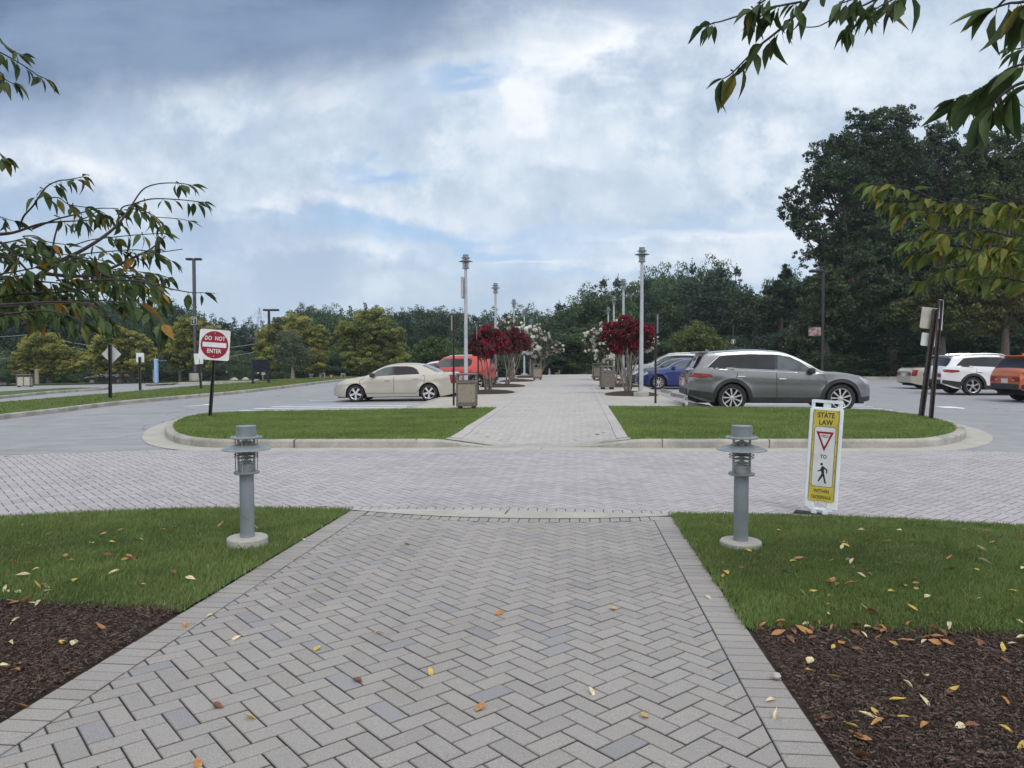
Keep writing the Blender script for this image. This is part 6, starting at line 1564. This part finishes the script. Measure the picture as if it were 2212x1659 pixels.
def cherry(label, trunkpx, tdepth, branches, seed, warm, leaf_len, trunk_r=.09, lite=False, dk=1.0):
    """branches: (list of (px,py), depth0, depth1, r0, r1, leaf range (t0,t1), density per m, joins)"""
    g = random.Random(seed); b = Vector(base(trunkpx, 0, tdepth)); t = thing('cherry_tree', label, 'cherry tree', b); wood = MB(); lv = Leaves()
    fork = b + Vector((0, 0, 1.35)); k0 = 1 if trunkpx < 0 else -1
    tm = MB(); tm.tube([b - b + Vector((0, 0, -.1)), Vector((.02, 0, .5)), Vector((0, .03, 1.0)), Vector((0, 0, 1.4)), Vector((-.05 * k0, .06, 2.1)), Vector((-.12 * k0, .1, 2.9))], [trunk_r * 1.4, trunk_r, trunk_r * .95, trunk_r * .95, trunk_r * .6, trunk_r * .3], 14); tm.build('trunk', M['bark'], t)
    for br_ in branches:
        pts, d0, d1, r0, r1, rng_, dens, join = br_[:8]; Ls = br_[8] if len(br_) > 8 else leaf_len
        P_ = [atd(x_, y_, d0 + (d1 - d0) * i / (len(pts) - 1)) for i, (x_, y_) in enumerate(pts)]
        if join:
            zf = Vector((fork.x, fork.y, min(max(P_[0].z - .5, 1.2), 3.0))); m_ = zf.lerp(P_[0], .55) + Vector((0, 0, 1.1 if pts[0][1] < 0 else .05)); js = spline3([zf, m_, P_[0]], 5); wood.tube([q - b for q in js], [.014 + (r0 - .014) * i / (len(js) - 1) for i in range(len(js))], 8)
        sp_ = spline3(P_, 5); wood.tube([q - b for q in sp_], [r0 + (r1 - r0) * i / (len(sp_) - 1) for i in range(len(sp_))], 7)
        cum = [0]
        for i in range(1, len(sp_)): cum.append(cum[-1] + (sp_[i] - sp_[i - 1]).length)
        tot = cum[-1]; s_ = tot * rng_[0] if rng_[0] > 0 else .02; side = 1
        while s_ < tot * rng_[1] and dens > 0:
            i = max(1, int(np.searchsorted(cum, s_))); i = min(i, len(sp_) - 1); f = (s_ - cum[i - 1]) / (cum[i] - cum[i - 1] + 1e-9); p_ = sp_[i - 1].lerp(sp_[i], f); dr_ = (sp_[i] - sp_[i - 1]).normalized()
            for q in range(g.choice((1, 2, 2, 3))):
                lat = Vector((g.gauss(0, .5), g.gauss(0, .6), 0)); d_ = dr_ * g.uniform(.1, .9) + lat + Vector((0, 0, -g.uniform(.35, 1.5))); d_.normalize()
                pe = p_ + d_ * .012 + Vector((g.gauss(0, .004), g.gauss(0, .004), 0)); wood.tube([p_ - b, pe - b], .0009, 4, False); lv.add(pe, d_, Ls * g.uniform(.6, 1.1), g, tone2(g, warm, lite and pts[0][1] > 330))
            s_ += g.uniform(.5, 1.5) / (dens * dk)
            if g.random() < .25:   # bare spur with buds
                e_ = p_ + Vector((g.gauss(0, .01), g.gauss(0, .01), g.uniform(.004, .012))); wood.tube([p_ - b, e_ - b], [.0022, .003], 5)
        for q in range(3 if dens > 0 and rng_[1] >= .99 else 0):     # tip rosette
            d_ = (sp_[-1] - sp_[-2]).normalized() + Vector((g.gauss(0, .4), g.gauss(0, .4), g.uniform(-.9, .1))); lv.add(sp_[-1], d_, Ls * g.uniform(.7, 1.05), g, tone2(g, warm * .3, lite and pts[0][1] > 330))
    # the rest of the crown, beyond the picture's border
    def outside(p_):
        q = CR.transposed() @ (p_ - CAM)
        if q.z > -.1: return True
        x_, y_ = 1106 + FD * q.x / -q.z, 829.5 - FD * q.y / -q.z
        return x_ < -90 or x_ > 2300 or y_ < -90
    top_ = b + Vector((0, 0, 2.5))
    for i in range(150):
        a = g.uniform(0, 2 * PI); e_ = top_ + Vector((math.cos(a) * g.uniform(.4, 1.9), math.sin(a) * g.uniform(.4, 1.9), g.uniform(-.3, 1.9))); s0 = b + Vector((0, 0, g.uniform(1.4, 3.0)))
        if (e_ - CAM).length < .9 or not all(outside(s0.lerp(e_, f)) for f in (.5, .75, 1)): continue
        m_ = s0.lerp(e_, .5) + Vector((0, 0, .15)); ps = spline3([s0, m_, e_], 5); wood.tube([q - b for q in ps], [.012 - .0095 * j / (len(ps) - 1) for j in range(len(ps))], 5)
        for j in range(26):
            p_ = s0.lerp(e_, g.uniform(.3, 1.0)) + Vector((g.gauss(0, .07), g.gauss(0, .07), g.gauss(.06, .07)))
            if outside(p_): lv.add(p_, Vector((g.gauss(0, .6), g.gauss(0, .6), -g.uniform(.3, 1.2))), leaf_len * g.uniform(.6, 1.1), g, tone2(g, warm, lite))
    wood.build('branches', M['twig'], t); lv.build('leaves', t, b); return t
def ca(l): return [(a / 3.36, b / 3.36 + 301.7) for a, b in l]
def cb(l): return [(a / 2.8157 + 1426.4, b / 2.8157) for a, b in l]
def cc3(l): return [(a / 2.749 + 1645.8, b / 2.749 + 219.4) for a, b in l]
def cd4(l): return [(a / 4.32, b / 4.32) for a, b in l]
LB = [
 (ca([(-60, 1230), (180, 1080), (300, 970), (430, 885), (600, 800), (750, 705), (850, 620), (930, 520), (960, 470)]), 3.3, 3.7, .013, .0045, (.45, 1), 9, True),
 (ca([(960, 470), (1040, 360), (1150, 320), (1290, 315), (1390, 330)]), 3.7, 3.8, .004, .002, (.78, 1), 34, False),
 (ca([(960, 470), (1100, 430), (1300, 435), (1480, 455)]), 3.7, 3.75, .004, .002, (.02, 1), 13, False),
 (ca([(1135, 562), (1300, 575), (1370, 590)]), 3.7, 3.7, .002, .0015, (.6, 1), 8, False),
 (ca([(850, 620), (880, 500), (960, 470)]), 3.7, 3.7, .004, .003, (.0, 1), 16, False),
 (ca([(960, 500), (1050, 520), (1130, 560), (1190, 620)]), 3.65, 3.6, .003, .002, (.0, 1), 26, False),
 (ca([(300, 970), (600, 990), (820, 925), (1000, 840), (1100, 790), (1200, 700)]), 3.4, 3.6, .009, .003, (.2, .95), 16, False),
 (ca([(1000, 830), (1170, 815), (1325, 795)]), 3.55, 3.6, .003, .002, (.0, .5), 14, False),
 (ca([(-60, 690), (60, 680), (130, 665), (300, 610), (450, 595), (560, 590)]), 3.6, 3.75, .009, .003, (.85, 1), 26, True),
 (ca([(230, 650), (400, 580), (560, 540), (700, 500), (860, 500)]), 3.6, 3.7, .005, .002, (.35, .95), 10, False),
 (ca([(560, 590), (640, 560), (720, 520), (790, 560)]), 3.7, 3.7, .003, .002, (.0, 1), 30, False),
 (ca([(140, 650), (170, 560), (240, 480), (330, 350), (420, 300), (500, 290), (600, 270)]), 3.6, 3.5, .005, .002, (.42, 1), 24, False),
 (ca([(330, 430), (420, 420), (500, 470), (620, 490)]), 3.5, 3.5, .003, .002, (.1, 1), 16, False),
 (ca([(370, 880), (390, 740), (420, 620)]), 3.4, 3.4, .005, .0035, (0, 0), 0, False),
 (ca([(0, 740), (100, 840), (180, 930), (270, 1010)]), 3.3, 3.4, .006, .004, (.3, 1), 14, False),
 (ca([(500, 780), (650, 730), (800, 710), (1000, 690), (1180, 680)]), 3.5, 3.6, .003, .002, (.5, 1), 18, False),
 (ca([(820, 980), (1000, 1010), (1170, 1065), (1300, 1095), (1400, 1110), (1480, 1110)]), 3.5, 3.6, .004, .0018, (.83, 1), 26, False),
 (ca([(600, 830), (800, 810), (1000, 800), (1150, 830), (1240, 880)]), 3.5, 3.5, .003, .002, (.0, 1), 20, False),
 (ca([(350, 900), (500, 860), (640, 860), (760, 880)]), 3.3, 3.3, .003, .002, (.0, 1), 26, False),
 (ca([(600, 990), (800, 980), (1050, 1000), (1170, 1070), (1190, 1130)]), 3.4, 3.45, .004, .002, (.0, 1), 26, False),
 (ca([(500, 960), (700, 930), (900, 950), (1100, 970), (1220, 1000)]), 3.5, 3.5, .003, .002, (.1, 1), 26, False),
 (ca([(-40, 1150), (150, 1120), (400, 1110), (650, 1080), (900, 1090), (1080, 1140)]), 3.2, 3.3, .006, .002, (.05, 1), 30, True),
 (ca([(-40, 1200), (150, 1190), (350, 1180), (560, 1180), (700, 1220), (780, 1330)]), 3.0, 3.1, .006, .002, (.05, 1), 28, True),
 (ca([(-40, 1270), (100, 1260), (300, 1240), (480, 1270), (600, 1330)]), 2.9, 2.9, .005, .002, (.05, 1), 26, True),
 (ca([(-40, 1060), (100, 1040), (260, 1030), (420, 1040)]), 3.2, 3.2, .005, .003, (.0, 1), 28, False),
 (ca([(-40, 980), (100, 960), (250, 930)]), 3.1, 3.1, .004, .003, (.0, 1), 24, False),
 (ca([(-40, 860), (80, 850), (200, 830), (330, 860)]), 3.2, 3.3, .004, .002, (.0, 1), 22, True),
 (ca([(-40, 760), (80, 740), (200, 720), (320, 770)]), 3.4, 3.4, .004, .002, (.0, 1), 24, False),
 (ca([(170, 700), (260, 700), (340, 740), (470, 760)]), 3.4, 3.4, .003, .002, (.0, 1), 16, False),
 (ca([(0, 800), (120, 900), (60, 1000)]), 3.1, 3.1, .003, .002, (.0, 1), 16, False),
 (ca([(900, 1120), (1010, 1190), (1100, 1260), (1180, 1340)]), 2.6, 2.5, .003, .0015, (.1, 1), 20, False),
 (ca([(560, 1180), (660, 1220), (720, 1300)]), 2.9, 2.9, .003, .0015, (.4, 1), 14, False),
 (ca([(-60, 560), (0, 560), (60, 580), (100, 590)]), 4.0, 4.0, .003, .0015, (.3, 1), 26, False),
 (cd4([(-60, 470), (0, 490), (100, 540), (250, 630), (350, 700), (440, 740)]), 3.2, 3.3, .004, .0015, (.1, 1), 22, True, .085),
 (cd4([(-60, 300), (0, 360), (60, 450), (120, 480), (210, 510)]), 3.2, 3.3, .003, .0015, (.1, 1), 18, True, .075),
 (cd4([(-60, 620), (0, 670), (50, 740), (130, 780)]), 3.2, 3.2, .003, .0015, (.0, 1), 24, True, .085),
 (cd4([(-80, 1400), (-10, 1430), (60, 1480)]), 3.0, 3.0, .003, .0015, (.3, 1), 26, True),
]
gj = random.Random(3); LB2 = list(LB)
for q_ in LB[18:29]:
    for rep in range(1):
        ox, oy, od = gj.uniform(-28, 22), gj.uniform(-16, 26), gj.uniform(-.35, .35); LB2.append(([(a + ox, b + oy) for a, b in q_[0]], q_[1] + od, q_[2] + od, q_[3], q_[4], (0, 1), q_[6], q_[0][0][0] < 0))
cherry('cherry tree reaching in from the left border with drooping leafy twigs', -420, 3.3, LB2, 71, .16, .086, dk=1.3)
RB = [
 (cb([(1000, -90), (900, 0), (850, 60), (760, 150), (690, 210), (600, 280), (560, 320), (500, 380), (430, 450), (380, 480)]), 2.5, 2.6, .006, .002, (.0, 1), 17, True, .105),
 (cb([(860, 10), (700, 40), (600, 60), (480, 95), (370, 130), (320, 140), (270, 165)]), 2.5, 2.55, .004, .0018, (.05, .52), 20, False, .095),
 (cb([(330, 140), (290, 150), (262, 165)]), 2.55, 2.55, .002, .0015, (.1, 1), 26, False, .095),
 (cb([(700, -40), (620, 10), (560, 60)]), 2.5, 2.5, .003, .0018, (.0, 1), 30, False, .1),
 (cb([(1400, -60), (1300, 0), (1220, 40), (1120, 80), (1040, 120), (960, 160), (880, 165)]), 2.5, 2.6, .004, .0018, (.0, .25), 18, True, .1),
 (cb([(1220, 40), (1190, 90), (1150, 150), (1140, 190)]), 2.5, 2.5, .0025, .0015, (.3, 1), 30, False, .075),
 (cb([(1560, -70), (1450, -20), (1350, 30), (1290, 70)]), 2.4, 2.4, .004, .002, (.0, 1), 22, True, .11),
 (cb([(1250, -60), (1180, -10), (1100, 20)]), 2.4, 2.4, .003, .002, (.3, 1), 22, True, .10),
 (cb([(2500, 330), (2212, 390), (2100, 430), (2000, 520), (1950, 555), (1880, 575), (1800, 600)]), 1.9, 2.2, .004, .0018, (.25, 1), 22, True, .105),
 (cb([(2500, -60), (2212, 10), (2120, 20), (2030, 50)]), 1.6, 1.7, .004, .002, (.25, 1), 18, True, .115),
 (cb([(2400, 250), (2212, 290), (2150, 300)]), 2.4, 2.4, .003, .002, (.3, 1), 24, True, .08),
 (cb([(2400, 480), (2212, 500), (2100, 560), (2020, 640)]), 1.35, 1.4, .004, .002, (.2, 1), 16, True, .115),
 (cc3([(1700, 760), (1556, 730), (1400, 680), (1200, 640), (1000, 570), (850, 510), (700, 490), (640, 490)]), 3.6, 3.9, .008, .002, (.12, 1), 24, True),
 (cc3([(1000, 570), (900, 590), (800, 590), (680, 580)]), 3.8, 3.9, .003, .0015, (.0, 1), 28, False),
 (cc3([(1700, 1040), (1556, 990), (1400, 930), (1250, 870), (1050, 840), (900, 820), (830, 850)]), 3.4, 3.7, .008, .002, (.15, 1), 22, True),
 (cc3([(1250, 870), (1100, 880), (980, 890), (900, 910)]), 3.6, 3.7, .003, .0015, (.0, 1), 24, False),
 (cc3([(1700, 990), (1556, 980), (1350, 970), (1150, 980), (1030, 1020), (950, 1070)]), 3.6, 3.9, .004, .0018, (.15, 1), 18, True),
 (cc3([(1650, 880), (1556, 830), (1400, 780), (1250, 760), (1080, 780), (1000, 740)]), 3.3, 3.5, .005, .002, (.1, 1), 24, True),
 (cc3([(1650, 620), (1556, 600), (1450, 600), (1400, 580)]), 3.2, 3.3, .004, .002, (.1, 1), 26, True),
 (cc3([(1650, 700), (1500, 690), (1350, 640), (1200, 590), (1100, 600)]), 3.5, 3.6, .004, .002, (.1, 1), 26, False),
 (cc3([(1200, 660), (1050, 660), (900, 640), (820, 680)]), 3.6, 3.7, .003, .0015, (.0, 1), 26, False),
 (cc3([(1650, 900), (1500, 880), (1350, 850), (1300, 900)]), 3.2, 3.2, .004, .002, (.0, 1), 22, False),
 (cc3([(1650, 1090), (1500, 1060), (1380, 1040), (1250, 1060)]), 3.3, 3.3, .004, .002, (.0, 1), 20, False),
 (cc3([(1650, 800), (1560, 790), (1450, 840), (1400, 920)]), 3.2, 3.2, .003, .002, (.0, 1), 24, False),
]
cherry('cherry tree reaching in from the right border, leaves hanging at the top corner', 2720, 3.2, RB, 72, .12, .098, lite=True, dk=2.0)

# ================================================================== FALLEN LEAVES
FC = {'yellow': (.60, .44, .09), 'cream': (.70, .60, .38), 'orange': (.46, .23, .085), 'brown': (.20, .09, .05), 'green': (.20, .26, .05)}
FM = {}
for c_i, (cn, cv) in enumerate(FC.items()):
    FM[cn] = []
    for k in range(4):
        g = random.Random(900 + c_i * 10 + k); L_ = .070
        lv_ = leaf_verts(L_, L_ * g.uniform(.38, .62), g.uniform(.15, .9), g.uniform(-.5, .25), g); lv_[:, 0] -= L_ / 2; lv_[:, 2] -= lv_[:, 2].min()
        V_ = lv_; me_o = npmesh('fallen_leaf', V_, LEAF_F, M['fall'], None, np.tile(np.array(cv), (14, 1)) * np.linspace(.85, 1.12, 14)[:, None], smooth=True); me = me_o.data; bpy.data.objects.remove(me_o); FM[cn].append(me)
WHERE = {'lawnL': 'the near left lawn', 'lawnR': 'the near right lawn', 'mulchL': 'the dark mulch left of the path', 'mulchR': 'the dark mulch right of the path', 'path': 'the near brick path', 'edge': 'the mulch edge below the right lawn'}
def fallen(cn, x, y, where, g, s=1.0, lift=0.0):
    o = bpy.data.objects.new('fallen_leaf', g.choice(FM[cn])); C.objects.link(o); z = Gf(x, y) + {'l': .05, 'm': .03, 'p': .016, 'e': .035}[where[0]] + lift
    o.location = (x, y, z); o.rotation_euler = (g.gauss(0, .3), g.gauss(0, .3), g.uniform(0, 6.28)); o.scale = (s,) * 3
    tag(o, '%s curled fallen leaf lying on %s' % ({'cream': 'pale cream', 'yellow': 'bright yellow', 'orange': 'orange', 'brown': 'dark brown', 'green': 'yellow-green'}[cn], WHERE[where]), 'fallen leaf', 'fallen leaves on ' + WHERE[where])
gf = random.Random(77)
def scatter(n, x0, x1, y0, y1, poly_or_none, where, cols):
    k = 0; 
    while k < n:
        px_, py_ = gf.uniform(x0, x1), gf.uniform(y0, y1); p_ = at(px_, py_, .02)
        if where.endswith('L') and p_.x > XL - .03: continue
        if (where.endswith('R') or where == 'edge') and p_.x < XR + .03: continue
        if poly_or_none is not None and not inpoly(np.array([p_.x]), np.array([p_.y]), poly_or_none)[0]: continue
        fallen(gf.choice(cols), p_.x, p_.y, where, gf, gf.uniform(.55, 1.15)); k += 1
CW = ['yellow', 'cream', 'orange', 'brown', 'cream', 'orange']
scatter(40, 0, 650, 1140, 1285, LAWN_L, 'lawnL', CW)
scatter(12, 0, 110, 1270, 1310, None, 'mulchL', ['cream', 'orange', 'cream'])
scatter(10, 0, 350, 1320, 1500, None, 'mulchL', ['yellow', 'orange', 'cream', 'brown'])
scatter(62, 1540, 2212, 1150, 1340, LAWN_R, 'lawnR', CW + ['brown', 'yellow'])
scatter(52, 1620, 2212, 1352, 1400, None, 'edge', ['orange', 'brown', 'orange', 'cream', 'brown', 'orange'])
scatter(30, 1650, 2212, 1400, 1655, None, 'mulchR', ['cream', 'orange', 'brown', 'yellow', 'brown'])
for px_, py_, cn in ((1078, 1326, 'orange'), (820, 1370, 'cream'), (686, 1402, 'yellow'), (771, 1472, 'brown'), (930, 1452, 'yellow'), (543, 1552, 'yellow'), (427, 1652, 'orange'), (1278, 1498, 'cream'), (1038, 1530, 'orange'), (453, 1329, 'cream'), (400, 1352, 'orange'), (510, 1380, 'cream'), (598, 1182, 'cream'), (880, 1177, 'brown'), (1393, 1548, 'yellow'), (1325, 1316, 'yellow'), (1531, 1292, 'cream'), (47, 1530, 'orange'), (1680, 1550, 'cream'), (470, 1528, 'brown'), (1664, 1514, 'cream'), (655, 1166, 'cream'), (459, 1268, 'orange')):
    p_ = at(px_, py_, .014); fallen(cn, p_.x, p_.y, 'path', gf, gf.uniform(.7, 1.0))
fl_ = at(1851, 1565); o = MB().lathe([(.001, 0), (.016, .004), (.02, .012), (.014, .022), (.001, .026)], 12, caps=False).build('pebble', M['rock']); o.location = (at(1677, 1475).x, at(1677, 1475).y, at(1677, 1475).z + .02); tag(o, 'small pale rounded pebble in the right mulch near the path edge', 'pebble')
# low plant rocks beyond the far drive
for lb, px, py, r in (('pale boulder by the far drive, left one', 503, 813, .4), ('pale boulder by the far drive, right one', 529, 819, .35)):
    b_ = Vector(base(px, 0, 66)); bm = bmesh.new(); bmesh.ops.create_icosphere(bm, subdivisions=2, radius=r)
    for v in bm.verts: v.co *= 1 + .18 * math.sin(v.co.x * 5 + v.co.y * 3 + px); v.co.z *= .6
    me = bpy.data.meshes.new('boulder'); bm.to_mesh(me); bm.free(); me.materials.append(M['rock']); o = link('boulder', me); o.location = b_ + Vector((0, 0, .1)); tag(o, lb, 'boulder', 'boulders by the far drive')
for k in PROTO:
    for o in PROTO[k]:
        if o.name not in used:
            for c_ in children(o): bpy.data.objects.remove(c_)
            bpy.data.objects.remove(o)

# ================================================================== AIR
hz_ = bpy.data.materials.new('haze_air'); hz_.use_nodes = True; nt = hz_.node_tree; nt.nodes.clear(); ho = nt.nodes.new('ShaderNodeOutputMaterial'); hv = nt.nodes.new('ShaderNodeVolumePrincipled')
hv.inputs['Color'].default_value = (.80, .88, 1.0, 1); hv.inputs['Density'].default_value = 0.0004; hv.inputs['Anisotropy'].default_value = 0.2; nt.links.new(hv.outputs[0], ho.inputs['Volume'])
hb = MB(); hb.box(-470, 470, -80, 720, -9, 60); hb.build('haze', hz_); tag(bpy.data.objects['haze'], kind='stuff')
